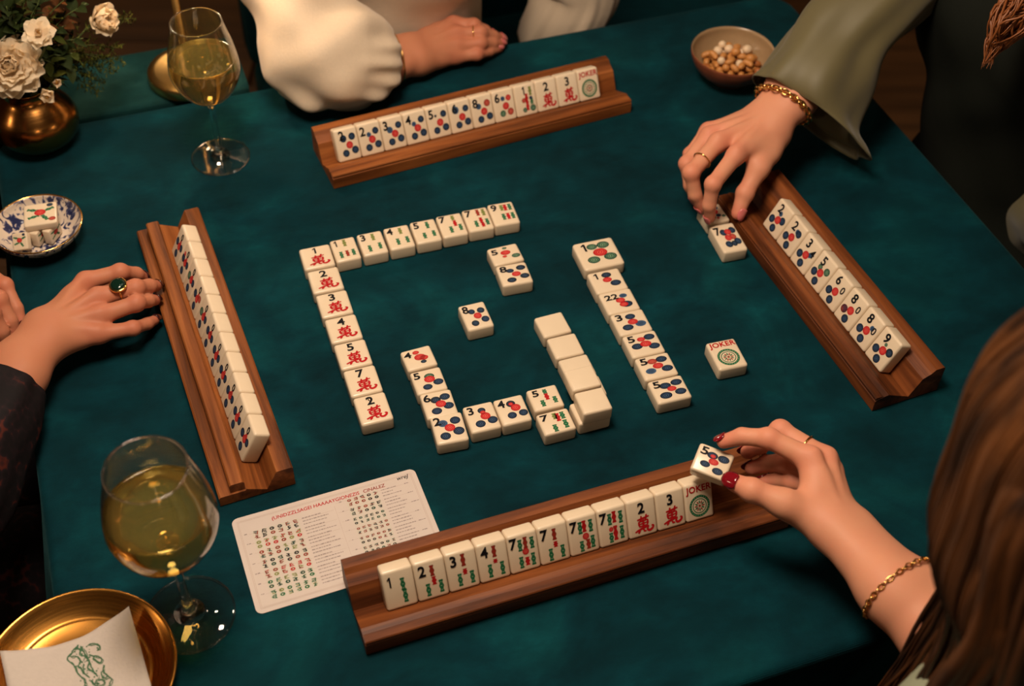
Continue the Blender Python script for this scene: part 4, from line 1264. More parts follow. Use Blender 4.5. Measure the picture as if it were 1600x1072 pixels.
def icon_row(x0, x1, y, n, cols, h=0.0098):
    cell, ink = MB(), MB()
    mats = [M[c] for c in cols]
    dx = (x1 - x0) / n
    for i in range(n):
        cx_ = x0 + dx * (i + 0.5)
        cell.poly([(cx_ - dx * .44, y - h / 2), (cx_ + dx * .44, y - h / 2), (cx_ + dx * .44, y + h / 2), (cx_ - dx * .44, y + h / 2)], ZC - 0.00003)
        for s in (-1, 1):
            cy_ = y + s * h * 0.235
            c = rc2.randrange(len(cols)) if s > 0 else rc2.choice([0, 1 % len(cols), len(cols) - 1])
            t = rc2.random()
            r = dx * 0.31
            if t < 0.45:
                ink.disc((cx_, cy_), r * 0.42, r, ZC, 9, c, 0.8)
                ink.disc((cx_ + rc2.uniform(-.3, .3) * r, cy_), 0, r * 0.22, ZC + 0.00002, 6, rc2.randrange(len(cols)))
            else:
                for g in range(3):
                    ink.box((cx_ + rc2.uniform(-.35, .35) * r, cy_ + (g - 1) * r * 0.62, ZC), (r * rc2.uniform(1.1, 1.9), r * 0.36, 0.00002), rc2.uniform(-.3, .3), rc2.choice([c, rc2.randrange(len(cols))]))
                ink.box((cx_ + rc2.choice([-.6, .6, 0]) * r, cy_, ZC), (r * 0.4, r * 1.6, 0.00002), rc2.uniform(-.3, .3), c)
    cell.build('row_cells', M['card_cell'], card)
    ink.build('row_pictures', mats, card)
def text_rows(x0, x1, y, n):
    tx = MB()
    for k in range(n):
        x = x0; end = x0 + (x1 - x0) * rc2.uniform(0.55, 1.0)
        while x < end:
            w = rc2.uniform(0.0008, 0.003)
            tx.box((x + w / 2, y + 0.0034 - k * 0.0034, ZC), (w, rc2.uniform(0.0006, 0.0010), 0.00002))
            x += w + 0.0005
    tx.build('row_text', M['ink_grey'], card)
K, Rr, Gg, Oo, Br, DG = 'ink_black', 'ink_red', 'ink_green', 'ink_olive', 'ink_brown', 'ink_dark_green'
lrows = [(K, Br, K), (Oo, Br, Rr), (Br, DG, Oo), (K, Br, DG), (Br, Oo, Rr), (Gg, Oo, DG), (Gg, Oo, Gg)]
rrows = [(K, Br), (K, Br, DG), (K, DG), (Br, K), (Br, K), (K, Br, DG), (K, Br)]
for k, c in enumerate(lrows):
    y = CH * (0.775 - 0.105 * k)
    icon_row(CW * 0.085, CW * 0.335, y, 6, c)
    text_rows(CW * 0.35, CW * 0.50, y, 3)
    text_rows(CW * 0.045, CW * 0.06, y, 1)
for k, c in enumerate(rrows):
    y = CH * (0.83 - 0.105 * k)
    icon_row(CW * 0.595, CW * 0.775, y, 5 if k < 2 else 6, c)
    text_rows(CW * 0.79, CW * 0.90, y, 3)
    text_rows(CW * 0.92, CW * 0.955, y, 1)
    text_rows(CW * 0.56, CW * 0.57, y, 1)

# ------------------------------------------------------------------ brass vase and flowers
vp = P(67, 222)
vase = tag(empty('brass_vase', (vp.x, vp.y, TABLE_Z + 0.0001)), 'round copper-brass vase holding white flowers at the upper left', 'vase')
vo = smooth_profile([(0.0, 0.0), (0.026, 0.0), (0.030, 0.003), (0.043, 0.016), (0.0485, 0.031), (0.046, 0.046), (0.036, 0.060), (0.027, 0.070), (0.0255, 0.078), (0.029, 0.084)], 4)
vo[:, 1] = np.maximum(vo[:, 1], 0); vo[0][0] = 0
vi = [(r - 0.0016, z) for r, z in vo[::-1] if r > 0.026 and z > 0.01]
v, f = lathe(list(map(tuple, vo)) + vi + [(0.0, 0.012)], 64)
mk('vase_body', v, f, M['brass_dark'], vase, True)

def mat_petal(name, col):
    m = bpy.data.materials.new(name); m.use_nodes = True
    nt = m.node_tree; N, L = nt.nodes, nt.links
    N.remove(N['Principled BSDF'])
    tc = N.new('ShaderNodeTexCoord'); nz = N.new('ShaderNodeTexNoise'); nz.inputs['Scale'].default_value = 60
    L.new(tc.outputs['Object'], nz.inputs['Vector'])
    r = ramp(N, [(0.3, tuple(c * .93 for c in col)), (0.7, col)]); L.new(nz.outputs['Fac'], r.inputs[0])
    d = N.new('ShaderNodeBsdfDiffuse'); t = N.new('ShaderNodeBsdfTranslucent'); mx = N.new('ShaderNodeMixShader'); mx.inputs[0].default_value = 0.42
    L.new(r.outputs[0], d.inputs[0]); L.new(r.outputs[0], t.inputs[0]); L.new(d.outputs[0], mx.inputs[1]); L.new(t.outputs[0], mx.inputs[2])
    L.new(mx.outputs[0], N['Material Output'].inputs[0])
    return m
M['petal'] = mat_petal('ivory_petal', (0.93, 0.80, 0.60))
M['petal_core'] = mat_petal('butter_petal', (0.80, 0.52, 0.18))
M['stem_green'] = plain('stem_green', (0.07, 0.10, 0.022), 0.6, 0.2, 60)
M['leaf_dark'] = plain('dark_leaf', (0.011, 0.019, 0.003), 0.75, 0.35, 50, 0.2, spec=0.12)
M['leaf_mid'] = plain('mid_leaf', (0.030, 0.039, 0.005), 0.75, 0.35, 50, 0.2, spec=0.12)
M['leaf_lime'] = plain('lime_leaf', (0.085, 0.092, 0.014), 0.7, 0.3, 50, 0.2, spec=0.12)
M['leaf_rust'] = plain('rust_leaf', (0.07, 0.025, 0.006), 0.7, 0.3, 50, 0.2, spec=0.12)

def petal_mesh(cup, ruf, mat, seed, wide=0.92):
    q = random.Random(seed)
    n, m = 6, 6
    v, f = [], []
    ph = q.uniform(0, 6)
    for j in range(m + 1):
        t = j / m
        w = wide * (math.sin(PI * min(1, 0.10 + 0.80 * t)) ** 0.6)
        for i in range(n + 1):
            s = i / n * 2 - 1
            x = s * w / 2
            tip = 1 - 0.14 * s * s * t
            y = t * tip
            z = cup * (t * t * 0.55 + 0.55 * s * s * w) + ruf * t * t * math.sin(4.2 * s + ph) * 0.10
            v.append((x, y, z))
    for j in range(m):
        for i in range(n):
            a = j * (n + 1) + i; f.append((a, a + 1, a + n + 2, a + n + 1))
    me = bpy.data.meshes.new('petal'); me.from_pydata(v, [], f); me.materials.append(mat)
    me.polygons.foreach_set('use_smooth', np.full(len(me.polygons), True)); me.update()
    return me
PET = [petal_mesh(c, 1.0, M['petal'], k) for k, c in enumerate((0.05, 0.30, 0.60, 0.85))]
PETC = petal_mesh(0.8, 0.6, M['petal_core'], 9, 0.6)
VM = Vector((vp.x, vp.y, TABLE_Z + 0.074))       # vase mouth

def flower(center, normal, R, layers, label, core=5, stem=True):
    z = Vector(normal).normalized()
    x = z.orthogonal().normalized(); y = z.cross(x)
    mw = Matrix(((x.x, y.x, z.x, center.x), (x.y, y.y, z.y, center.y), (x.z, y.z, z.z, center.z), (0, 0, 0, 1)))
    root = tag(empty('white_flower', mat=mw), label, 'flower', 'white flowers in the brass vase')
    q = random.Random(int(R * 1e5))
    nl_ = len(layers)
    for k, (cnt, tilt, size, var) in enumerate(layers):
        for i in range(cnt):
            a = 2 * PI * (i + 0.5 * k) / cnt + q.uniform(-.15, .15)
            o = bpy.data.objects.new('petal', PET[var] if k < nl_ - 1 or core == 0 else PETC)
            COL.objects.link(o); o.parent = root
            s = R * size * q.uniform(0.93, 1.05)
            o.matrix_local = (Matrix.Rotation(a, 4, 'Z') @ Matrix.Translation((0, R * 0.05, k * R * 0.035)) @ Matrix.Rotation(math.radians(tilt + q.uniform(-6, 6)), 4, 'X')
                              @ Matrix.Rotation(q.uniform(-.12, .12), 4, 'Y') @ Matrix.Diagonal((s, s, s, 1)))
    if core:
        for i in range(core):
            a = q.uniform(0, 6.28); d = R * 0.12 * math.sqrt(q.random())
            mbv, mbf = blob(lambda X, Y, Z: (R * .05 * X + d * math.cos(a), R * .05 * Y + d * math.sin(a), R * .10 * Z + R * .22), 6, 4)
            mk('stamen', mbv, mbf, M['petal_core'], root, True)
    if stem:
        inv = mw.inverted()
        c = center
        pts = spline([inv @ (c - z * R * 0.05), inv @ (c - z * R * 0.8 + Vector((0, 0, -0.01))), inv @ (VM + (c - VM) * 0.25 + Vector((0, 0, -0.003))), inv @ (VM + Vector((0, 0, -0.03)) + (c - VM) * 0.02)], 5)
        v, f = tube(pts, 0.0013, 6); mk('stem', v, f, M['stem_green'], root, True)
    return root
big = [(10, 2, 1.0, 0), (10, 10, .97, 0), (9, 20, .92, 1), (9, 30, .85, 1), (8, 40, .76, 1), (7, 50, .66, 2), (6, 60, .54, 2), (6, 68, .42, 3), (5, 74, .32, 3)]
flower(P(17, 104, 0.124), (0.25, -0.70, 0.66), 0.035, big, 'largest white many-petalled bloom low at the left edge of the bouquet')
flower(P(150, 32, 0.135), (0.75, -0.40, 0.35), 0.026, [(7, 35, 1.0, 1), (7, 48, .95, 2), (6, 58, .85, 2), (5, 70, .6, 3), (5, 78, .5, 3)], 'white open bloom turned to the right at the top of the bouquet')
flower(P(62, 54, 0.172), (0.1, -0.6, 0.8), 0.0185, [(6, 10, 1.0, 0), (6, 26, .9, 1), (4, 55, .5, 2), (4, 70, .35, 3)], 'small flat white blossom at the middle of the bouquet')
flower(P(75, 147, 0.098), (0.2, -0.85, 0.3), 0.0125, [(5, 35, 1.0, 2), (5, 55, .9, 2), (4, 72, .7, 3)], 'little white bud hanging over the vase shoulder')
flower(P(88, 128, 0.098), (0.5, -0.75, 0.4), 0.009, [(5, 45, 1.0, 2), (4, 60, .8, 3)], 'tiny pale bud beside the little white bud')

def leaf_mesh(mat, fold, wide):
    v, f = [], []
    m = 6
    for j in range(m + 1):
        t = j / m
        w = wide * math.sin(PI * t ** 0.85) ** 0.8 * 0.5 + 0.003
        v += [(-w, t, fold * w - 0.25 * t * t), (0, t, -0.25 * t * t), (w, t, fold * w - 0.25 * t * t)]
    for j in range(m):
        a = j * 3
        f += [(a, a + 1, a + 4, a + 3), (a + 1, a + 2, a + 5, a + 4)]
    me = bpy.data.meshes.new('leaf'); me.from_pydata(v, [], f); me.materials.append(mat)
    me.polygons.foreach_set('use_smooth', np.full(len(me.polygons), True)); me.update()
    return me
LEAF = {k: [leaf_mesh(M[k], 0.4, w) for w in (0.55, 0.75, 0.35)] for k in ('leaf_dark', 'leaf_mid', 'leaf_lime', 'leaf_rust')}
rf = random.Random(21)
def sprig(target, kind, nleaf, lsize, label, group):
    root = tag(empty('leafy_sprig', VM - Vector((0, 0, 0.03))), label, 'foliage', group)
    o0 = root.location
    d = target - VM
    path = spline([Vector((rf.uniform(-.008, .008), rf.uniform(-.008, .008), 0.0)), Vector((0, 0, 0.03)) + d * 0.12 + Vector((0, 0, .012)), Vector((0, 0, 0.03)) + d * 0.6 + Vector((0, 0, .02)), Vector((0, 0, 0.03)) + d], 6)
    v, f = tube(path, np.linspace(0.0011, 0.0005, len(path)), 5); mk('stem', v, f, M['stem_green'], root, True)
    t, Nn, Bn = frames(path)
    for i in range(nleaf):
        k = int(len(path) * (0.30 + 0.70 * i / nleaf)); k = min(k, len(path) - 1)
        ang = i * 2.4
        side = Vector(Nn[k]) * math.cos(ang) + Vector(Bn[k]) * math.sin(ang)
        dr = (side + Vector(t[k]) * 0.6 + Vector((0, 0, 0.25))).normalized()
        up_ = Vector((rf.uniform(-.4, .4), rf.uniform(-.6, .2), 1)); up_ = (up_ - dr * up_.dot(dr)).normalized()
        xx = dr.cross(up_)
        s = lsize * rf.uniform(.7, 1.2)
        o = bpy.data.objects.new('leaf', LEAF[kind][rf.randrange(3)]); COL.objects.link(o); o.parent = root
        p = path[k]
        o.matrix_local = Matrix(((xx.x, dr.x, up_.x, p[0]), (xx.y, dr.y, up_.y, p[1]), (xx.z, dr.z, up_.z, p[2]), (0, 0, 0, 1))) @ Matrix.Diagonal((s, s, s, 1))
def fern(target, label, group):
    root = tag(empty('fern_sprig', VM - Vector((0, 0, 0.03))), label, 'foliage', group)
    d = target - VM
    path = spline([Vector((rf.uniform(-.008, .008), rf.uniform(-.008, .008), 0.0)), Vector((0, 0, 0.03)) + d * 0.15 + Vector((0, 0, .010)), Vector((0, 0, 0.03)) + d * 0.65 + Vector((0, 0, .022)), Vector((0, 0, 0.03)) + d], 8)
    v, f = tube(path, np.linspace(0.0009, 0.0003, len(path)), 5); mk('stem', v, f, M['stem_green'], root, True)
    t, Nn, Bn = frames(path)
    mb = MB()
    for k in range(8, len(path)):
        for s in range(3):
            ang = rf.uniform(0, 6.28); side = Nn[k] * math.cos(ang) + Bn[k] * math.sin(ang) + t[k] * 0.6
            L_ = 0.016 * (1.15 - k / len(path)) * rf.uniform(.7, 1.2) + 0.004
            for g in range(7):
                b = path[k] + side * L_ * g / 7
                e = side * 0.35 + np.array([rf.uniform(-1, 1), rf.uniform(-1, 1), rf.uniform(-1, 1)])
                e = e / np.linalg.norm(e) * 0.0042; w = np.cross(e, [rf.uniform(-1, 1), .3, 1]); w = w / np.linalg.norm(w) * 0.0007
                mb.add([b - w, b + w, b + e * .6 + w * .8, b + e, b + e * .6 - w * .8], [(0, 1, 2, 3, 4)], rf.randrange(2))
    o = mb.build('needle_leaves', [M['leaf_mid'], M['leaf_lime']], root); o['kind'] = 'stuff'
GS = 'leafy sprigs in the brass vase'
tg = [(-10, 30, .17), (10, 10, .19), (35, 20, .16), (60, 5, .18), (90, 20, .16), (105, -5, .18), (130, 60, .13), (110, 90, .115), (85, 100, .12), (60, 110, .10), (35, 60, .13), (95, 55, .14),
      (5, 60, .15), (-25, 90, .12), (-15, 150, .08), (120, 110, .10), (100, 130, .09), (45, 85, .12), (70, 75, .13), (25, 35, .17), (50, 40, .16), (135, 5, .17), (80, 40, .15), (115, 35, .15), (15, -20, .2), (75, -25, .2),
      (40, -5, .18), (100, 75, .12), (20, 130, .09), (125, 85, .11)]
for i, (a, b, z) in enumerate(tg):
    kd = ['leaf_dark', 'leaf_dark', 'leaf_mid', 'leaf_dark', 'leaf_lime', 'leaf_mid'][i % 6]
    if i in (5, 23): kd = 'leaf_rust'
    nm = {'leaf_dark': 'dark green', 'leaf_mid': 'mid green', 'leaf_lime': 'lime green', 'leaf_rust': 'rust coloured'}[kd]
    sprig(P(a, b, z), kd, 12, 0.0175 if kd != 'leaf_lime' else 0.016, f'{nm} leafy sprig among the white flowers', f'{nm} leafy sprigs in the brass vase')
ft = [(185, 75, .10), (178, 112, .075), (150, 142, .055), (170, 95, .09), (140, 120, .075), (205, 28, .12), (160, 130, .06), (188, 95, .085), (155, 105, .085)]
for i, (a, b, z) in enumerate(ft):
    fern(P(a, b, z), 'feathery fern sprig reaching right from the bouquet', 'feathery fern sprigs in the brass vase')

# ------------------------------------------------------------------ people: implicit surfaces meshed on a sparse grid
def sdf_mesh(fn, lo, hi, h, B=8):
    lo = np.asarray(lo, float); hi = np.asarray(hi, float)
    nb = np.ceil((hi - lo) / (h * B)).astype(int)
    gi = np.stack(np.meshgrid(*[np.arange(n) for n in nb], indexing='ij'), -1).reshape(-1, 3)
    cen = lo + (gi + 0.5) * h * B
    d = fn(cen)
    gi = gi[np.abs(d) < h * B * 1.25 + 0.003]
    offs = np.stack(np.meshgrid(*[np.arange(B + 1)] * 3, indexing='ij'), -1)
    V, KEY, S0, SX, ORI = [], [], [], [], []
    Mx = int(max(nb) * B + 8)
    corner = [(a, b, c) for a in (0, 1) for b in (0, 1) for c in (0, 1)]
    edges = [(i, j) for i in range(8) for j in range(i + 1, 8) if sum(abs(np.subtract(corner[i], corner[j]))) == 1]
    step = 120
    for s in range(0, len(gi), step):
        g = gi[s:s + step]
        base = g[:, None, None, None, :] * B + offs[None]
        pts = lo + base * h
        val = fn(pts.reshape(-1, 3)).reshape(len(g), B + 1, B + 1, B + 1)
        cv = np.stack([val[:, a:a + B, b:b + B, c:c + B] for a, b, c in corner], -1)
        ins = cv < 0
        act = ins.any(-1) & ~ins.all(-1)
        if not act.any(): continue
        cv = cv[act]; ins = ins[act]
        cell = base[:, :B, :B, :B][act]
        acc = np.zeros((len(cv), 3)); cnt = np.zeros(len(cv))
        for i, j in edges:
            m = ins[:, i] != ins[:, j]
            t = cv[:, i] / np.where(m, cv[:, i] - cv[:, j], 1)
            p = np.asarray(corner[i]) + t[:, None] * (np.asarray(corner[j]) - np.asarray(corner[i]))
            acc += np.where(m[:, None], p, 0); cnt += m
        V.append(lo + (cell + acc / cnt[:, None]) * h)
        KEY.append((cell[:, 0].astype(np.int64) * Mx + cell[:, 1]) * Mx + cell[:, 2])
        S0.append(ins[:, 0]); SX.append(ins[:, [4, 2, 1]])
    V = np.vstack(V); KEY = np.concatenate(KEY); S0 = np.concatenate(S0); SX = np.vstack(SX)
    order = np.argsort(KEY); ks = KEY[order]
    def look(k):
        p = np.searchsorted(ks, k); p = np.minimum(p, len(ks) - 1)
        return np.where(ks[p] == k, order[p], -1)
    st = [Mx * Mx, Mx, 1]
    F = []
    for ax in range(3):
        m = np.nonzero(S0 != SX[:, ax])[0]
        b, c = st[(ax + 1) % 3], st[(ax + 2) % 3]
        k = KEY[m]
        q = np.stack([m, look(k - b), look(k - b - c), look(k - c)], 1)
        ok = (q >= 0).all(1)
        q = q[ok]; fl = S0[m][ok]
        q[~fl] = q[~fl][:, ::-1]
        F.append(q)
    return V, np.vstack(F)


def smooth_mesh(V, F, it=2):
    e = np.vstack([F[:, [0, 1]], F[:, [1, 2]], F[:, [2, 3]], F[:, [3, 0]]])
    n = len(V)
    deg = np.bincount(e.ravel(), minlength=n)[:, None]
    for _ in range(it):
        acc = np.zeros_like(V)
        for k in range(3):
            acc[:, k] = np.bincount(e[:, 0], V[e[:, 1], k], n) + np.bincount(e[:, 1], V[e[:, 0], k], n)
        V = V * 0.5 + 0.5 * acc / np.maximum(deg, 1)
    return V


def cone(p, a, b, ra, rb):
    a = np.asarray(a); b = np.asarray(b)
    ab = b - a
    t = np.clip(((p - a) @ ab) / max(ab @ ab, 1e-12), 0, 1)
    q = p - a - t[:, None] * ab
    return np.sqrt((q * q).sum(1)) - (ra + (rb - ra) * t)


def ball(p, c, r):
    q = p - np.asarray(c); return np.sqrt((q * q).sum(1)) - r


def ell(p, c, r, R=None):
    q = p - np.asarray(c)
    if R is not None: q = q @ R
    r = np.asarray(r)
    k0 = np.sqrt(((q / r) ** 2).sum(1)); k1 = np.sqrt(((q / (r * r)) ** 2).sum(1))
    return k0 * (k0 - 1.0) / np.maximum(k1, 1e-9)


def smin(a, b, k):
    h = np.maximum(k - np.abs(a - b), 0) / k
    return np.minimum(a, b) - h * h * k * 0.25


def smax(a, b, k): return -smin(-a, -b, k)


FR = {'index': (.0100, .0086, .0076, .0064), 'middle': (.0104, .0089, .0078, .0066), 'ring': (.0100, .0085, .0074, .0063), 'pinky': (.0090, .0074, .0065, .0056)}


def hand(spec, parent, skin, nail, gid):
    """hand and forearm as one skin; spec holds 3-D joints. returns vertices, faces, flush values"""
    up = np.asarray(Vector(spec['up']).normalized())
    w = np.asarray(spec['wrist'])
    fg = {k: [np.asarray(q) for q in spec[k]] for k in FR}
    th = [np.asarray(q) for q in spec['thumb']]
    mid = (fg['middle'][0] + fg['ring'][0]) / 2
    fw = mid - w; fw /= np.linalg.norm(fw)
    W = np.cross(fw, up); W /= np.linalg.norm(W)
    side = np.sign((fg['pinky'][0] - fg['index'][0]) @ W)
    up = np.cross(W, fw)
    fore = [(np.asarray(a), r) for a, r in spec['fore']]
    s = spec.get('scale', 1.0)
    offs = {'index': -0.0135, 'middle': -0.005, 'ring': 0.004, 'pinky': 0.0125}
    carp = {k: w + W * side * o * s + fw * 0.006 for k, o in offs.items()}
    def palm(p):
        d = None
        for k in FR:
            mc = fg[k][0]
            e = cone(p, carp[k] - up * .001, mc - up * .0012, .0125 * s, FR[k][0] * 1.03 * s)
            d = e if d is None else smin(d, e, .010)
        # heel of the hand, thumb ball and web
        d = smin(d, cone(p, w + fw * .012 - up * .006 + W * side * .012, fg['pinky'][0] * .6 + w * .4 - up * .007, .0115 * s, .010 * s), .012)
        d = smin(d, cone(p, th[0] - up * .001, th[1], .0140 * s, .0112 * s), .014)
        d = smin(d, cone(p, (th[0] + th[1]) / 2, fg['index'][0] * .72 + w * .28 - up * .003, .0100 * s, .0085 * s), .014)
        # wrist and forearm: two bones side by side
        prev = w + fw * .004; pr = spec.get('wr', .0185)
        for j, (q, r) in enumerate(fore):
            f0 = 0.60 if j == 0 else 0.5
            for sg in (-1, 1):
                e = cone(p, prev + W * sg * pr * .52, q + W * sg * r * .42, pr * .88, r * .92)
                d = smin(d, e, .016)
            prev, pr = q, r
        # head of the ulna and tendons
        d = smin(d, ball(p, w - fw * .014 + W * side * .0155 * s + up * .0075, .0085), .010)
        for k in FR:
            a = w + fw * .016 + W * side * offs[k] * .6 + up * .0098 * s; b = fg[k][0] + up * (FR[k][0] * .80 * s)
            d = smin(d, cone(p, a, b, .0022, .0036), .007)
        return d
    def finger(p, j, r):
        d = cone(p, j[0], j[1], r[0] * s, r[1] * s)
        d = smin(d, cone(p, j[1], j[2], r[1] * .98 * s, r[2] * s), .003)
        d = smin(d, cone(p, j[2], j[3], r[2] * s, r[3] * s), .003)
        d = smin(d, ball(p, j[1] + up * .0004, r[1] * 1.07 * s), .004)
        return d
    def fn(p):
        pal = palm(p)
        out = pal
        for k in FR:
            out = np.minimum(out, smin(pal, finger(p, fg[k], FR[k]), .007))
        t = cone(p, th[1], th[2], .0112 * s, .0096 * s)
        t = smin(t, cone(p, th[2], th[3], .0098 * s, .0078 * s), .003)
        t = smin(t, ball(p, th[2], .0102 * s), .004)
        out = np.minimum(out, smin(pal, t, .010))
        return out
    allp = np.array([q for k in FR for q in fg[k]] + th + [w] + [q for q, r in fore])
    V, F = sdf_mesh(fn, allp.min(0) - .045, allp.max(0) + .045, 0.0017)
    V = smooth_mesh(V, F, 1)
    fl = np.zeros(len(V))
    for k in FR:
        for i, (sg, am) in enumerate(((.010, .55), (.008, .55), (.007, .3), (.009, .75))):
            fl = np.maximum(fl, am * np.exp(-((V - fg[k][i]) ** 2).sum(1) / (2 * sg * sg)))
    for i, am in ((2, .4), (3, .7)): fl = np.maximum(fl, am * np.exp(-((V - th[i]) ** 2).sum(1) / (2 * .009 ** 2)))
    # nails
    for k in list(FR) + ['thumb']:
        j = fg[k] if k != 'thumb' else th
        dr = j[3] - j[2]; L = np.linalg.norm(dr); dr = dr / L
        if k in spec.get('nails', {}): nrm = np.asarray(Vector(spec['nails'][k]))
        else: nrm = np.cross(W, dr) if k != 'thumb' else up
        nrm = nrm - dr * (nrm @ dr); nrm /= np.linalg.norm(nrm)
        sd = np.cross(dr, nrm)
        r1 = (FR[k][2] + FR[k][3]) / 2 * s if k != 'thumb' else .0087 * s
        rt = FR[k][3] * s if k != 'thumb' else .0078 * s
        ln = (.0118 if k != 'thumb' else .0145) * s; ext = spec.get('nail_ext', .0025)
        n, m = 8, 7
        v, f = [], []
        for jj in range(m + 1):
            t = jj / m
            c = j[3] + dr * (rt * .85 + ext - ln * (1 - t))
            rr = r1 * (1.05 - .10 * t) if t < .8 else r1 * (.97 - .5 * (t - .8))
            wid = math.radians(58) * (0.80 + 0.20 * math.sin(PI * min(1, t * 1.1))) * (1 if t < .72 else math.sqrt(max(0.05, 1 - ((t - .72) / .30) ** 2)))
            wid *= (0.75 + 0.25 * min(1, t * 5))
            for i in range(n + 1):
                a = wid * (i / n * 2 - 1)
                drop = 0.0016 * t * t
                v.append(c + nrm * (rr * math.cos(a) + .0003 - drop) + sd * rr * math.sin(a))
        for jj in range(m):
            for i in range(n):
                a = jj * (n + 1) + i; f.append((a, a + n + 1, a + n + 2, a + 1))
        o = mk('fingernail', np.array(v), f, nail, parent, True)
        md = o.modifiers.new('thickness', 'SOLIDIFY'); md.thickness = 0.0006; md.offset = 0
    if DEBUG:
        L_ = lambda j: [round(float(np.linalg.norm(j[i + 1] - j[i])) * 1000) for i in range(3)]
        print(gid, {k: L_(fg[k]) for k in FR}, 'thumb', L_(th), 'mc', {k: round(float(np.linalg.norm(fg[k][0] - w)) * 1000) for k in FR})
    return V, F, fl


DEBUG = False


def band(center, axis, r, thick, parent, name, mat, n=48, beads=0, squash=1.0, side=None):
    """ring or bracelet about an axis; beads > 0 gives chain links"""
    z = Vector(axis).normalized()
    x = Vector(side) if side is not None else z.orthogonal()
    x = (x - z * x.dot(z)).normalized(); y = z.cross(x)
    pts = [Vector(center) + x * r * math.cos(a) + y * r * squash * math.sin(a) for a in np.linspace(0, 2 * PI, n, endpoint=False)]
    mb = MB()
    if beads:
        N = beads
        for i in range(N):
            a = 2 * PI * i / N
            c = Vector(center) + x * r * math.cos(a) + y * r * squash * math.sin(a)
            tg = (-x * math.sin(a) + y * squash * math.cos(a)).normalized(); ra = (c - Vector(center)).normalized(); zz = tg.cross(ra)
            if i % 2: zz, ra = ra, zz
            lv = []
            ring_n, tn = 10, 5
            lf = []
            for k in range(ring_n):
                b = 2 * PI * k / ring_n
                cc = c + tg * (thick * 1.9 * math.cos(b)) + zz * (thick * 1.2 * math.sin(b))
                rd = (tg * math.cos(b) + zz * math.sin(b)).normalized()
                for q in range(tn):
                    e = 2 * PI * q / tn
                    lv.append(cc + (rd * math.cos(e) + ra * math.sin(e)) * thick * 0.42)
            for k in range(ring_n):
                for q in range(tn):
                    k2, q2 = (k + 1) % ring_n, (q + 1) % tn
                    lf.append((k * tn + q, k2 * tn + q, k2 * tn + q2, k * tn + q2))
            mb.add(lv, lf)
    else:
        tn = 8
        v, f = [], []
        for i, c in enumerate(pts):
            rd = (c - Vector(center)).normalized()
            for q in range(tn):
                e = 2 * PI * q / tn
                v.append(c + (rd * math.cos(e) + z * math.sin(e)) * thick)
        for i in range(n):
            for q in range(tn):
                i2, q2 = (i + 1) % n, (q + 1) % tn
                f.append((i * tn + q, i2 * tn + q, i2 * tn + q2, i * tn + q2))
        mb.add(v, f)
    return mb.build(name, mat, parent, True)


def sleeve(name, centers, radii, parent, mat, folds=9, amp=0.04, amp_end=None, n=64, sub=8, seed=0, thick=0.0016, wave=0.0, flare=None):
    path = spline([np.asarray(c) for c in centers], sub)
    rad = np.interp(np.linspace(0, len(radii) - 1, len(path)), range(len(radii)), radii)
    rad = np.convolve(np.pad(rad, 2, 'edge'), np.ones(5) / 5, 'valid')
    q = random.Random(seed); p1, p2, p3 = (q.uniform(0, 6) for _ in range(3))
    ae = amp if amp_end is None else amp_end
    def rf_(t, a):
        am = ae + (amp - ae) * min(1, t * 1.6)
        return 1 + am * (math.sin(folds * a + p1 + 3 * t) * .6 + math.sin((folds * 2 - 3) * a + p2 - 5 * t) * .4) + wave * math.sin(3 * a + p3 + 14 * t) + wave * .7 * math.sin(2 * a - 23 * t + p2)
    v, f = tube(path, rad, n, False, rf_)
    if flare is not None:                                # the open end hangs to one side
        fv = np.asarray(flare[0], float); fv /= np.linalg.norm(fv)
        va = np.array(v).reshape(len(path), n, 3)
        for i in range(len(path)):
            e = max(0.0, 1 - i / (len(path) * flare[2])) ** 1.5
            if e <= 0: break
            dd = np.clip(0.5 + 0.5 * ((va[i] - path[i]) @ fv) / rad[i], 0, 1.3) ** 1.6
            va[i] += fv * (dd * e * flare[1])[:, None]
        v = va.reshape(-1, 3)
    o = mk(name, v, f, mat, parent, True)
    md = o.modifiers.new('thickness', 'SOLIDIFY'); md.thickness = thick; md.offset = 0
    return o


def head_fn(c, face, upv):
    """head implicit: c centre of skull, face forward unit vector"""
    fwd = np.asarray(face); upv = np.asarray(upv); lat = np.cross(fwd, upv)
    R = np.stack([lat, fwd, upv], 1)
    c = np.asarray(c)
    L = lambda x, y, z: c + lat * x + fwd * y + upv * z
    def fn(p):
        d = ell(p, L(0, -.012, .022), (.074, .094, .092), R)
        d = smin(d, ell(p, L(0, .022, -.035), (.060, .066, .078), R), .03)
        d = smin(d, ball(p, L(0, .066, -.098), .018), .03)
        for s in (-1, 1):
            d = smin(d, ball(p, L(s * .036, .060, -.030), .022), .03)
            d = smax(d, -ball(p, L(s * .031, .098, .002), .0150), .014)
            d = smin(d, ell(p, L(s * .076, -.012, -.012), (.008, .018, .030), R), .008)
        d = smin(d, cone(p, L(0, .088, .010), L(0, .104, -.030), .008, .0125), .012)
        d = smin(d, cone(p, L(-.018, .085, -.060), L(.018, .085, -.060), .007, .007), .010)
        d = smin(d, cone(p, L(-.015, .084, -.072), L(.015, .084, -.072), .007, .007), .006)
        return d
    return fn, L


def hair_strands(name, roots, parent, mat, n_side=5):
    mb = MB()
    for path, r in roots:
        pts = spline(path, 5)
        rr = r * np.clip(np.sin(np.linspace(0.25, PI - 0.05, len(pts))) * 1.2, 0.12, 1)
        v, f = tube(pts, rr, n_side, True)
        mb.add(v, f)
    o = mb.build(name, mat, parent, True)
    return o


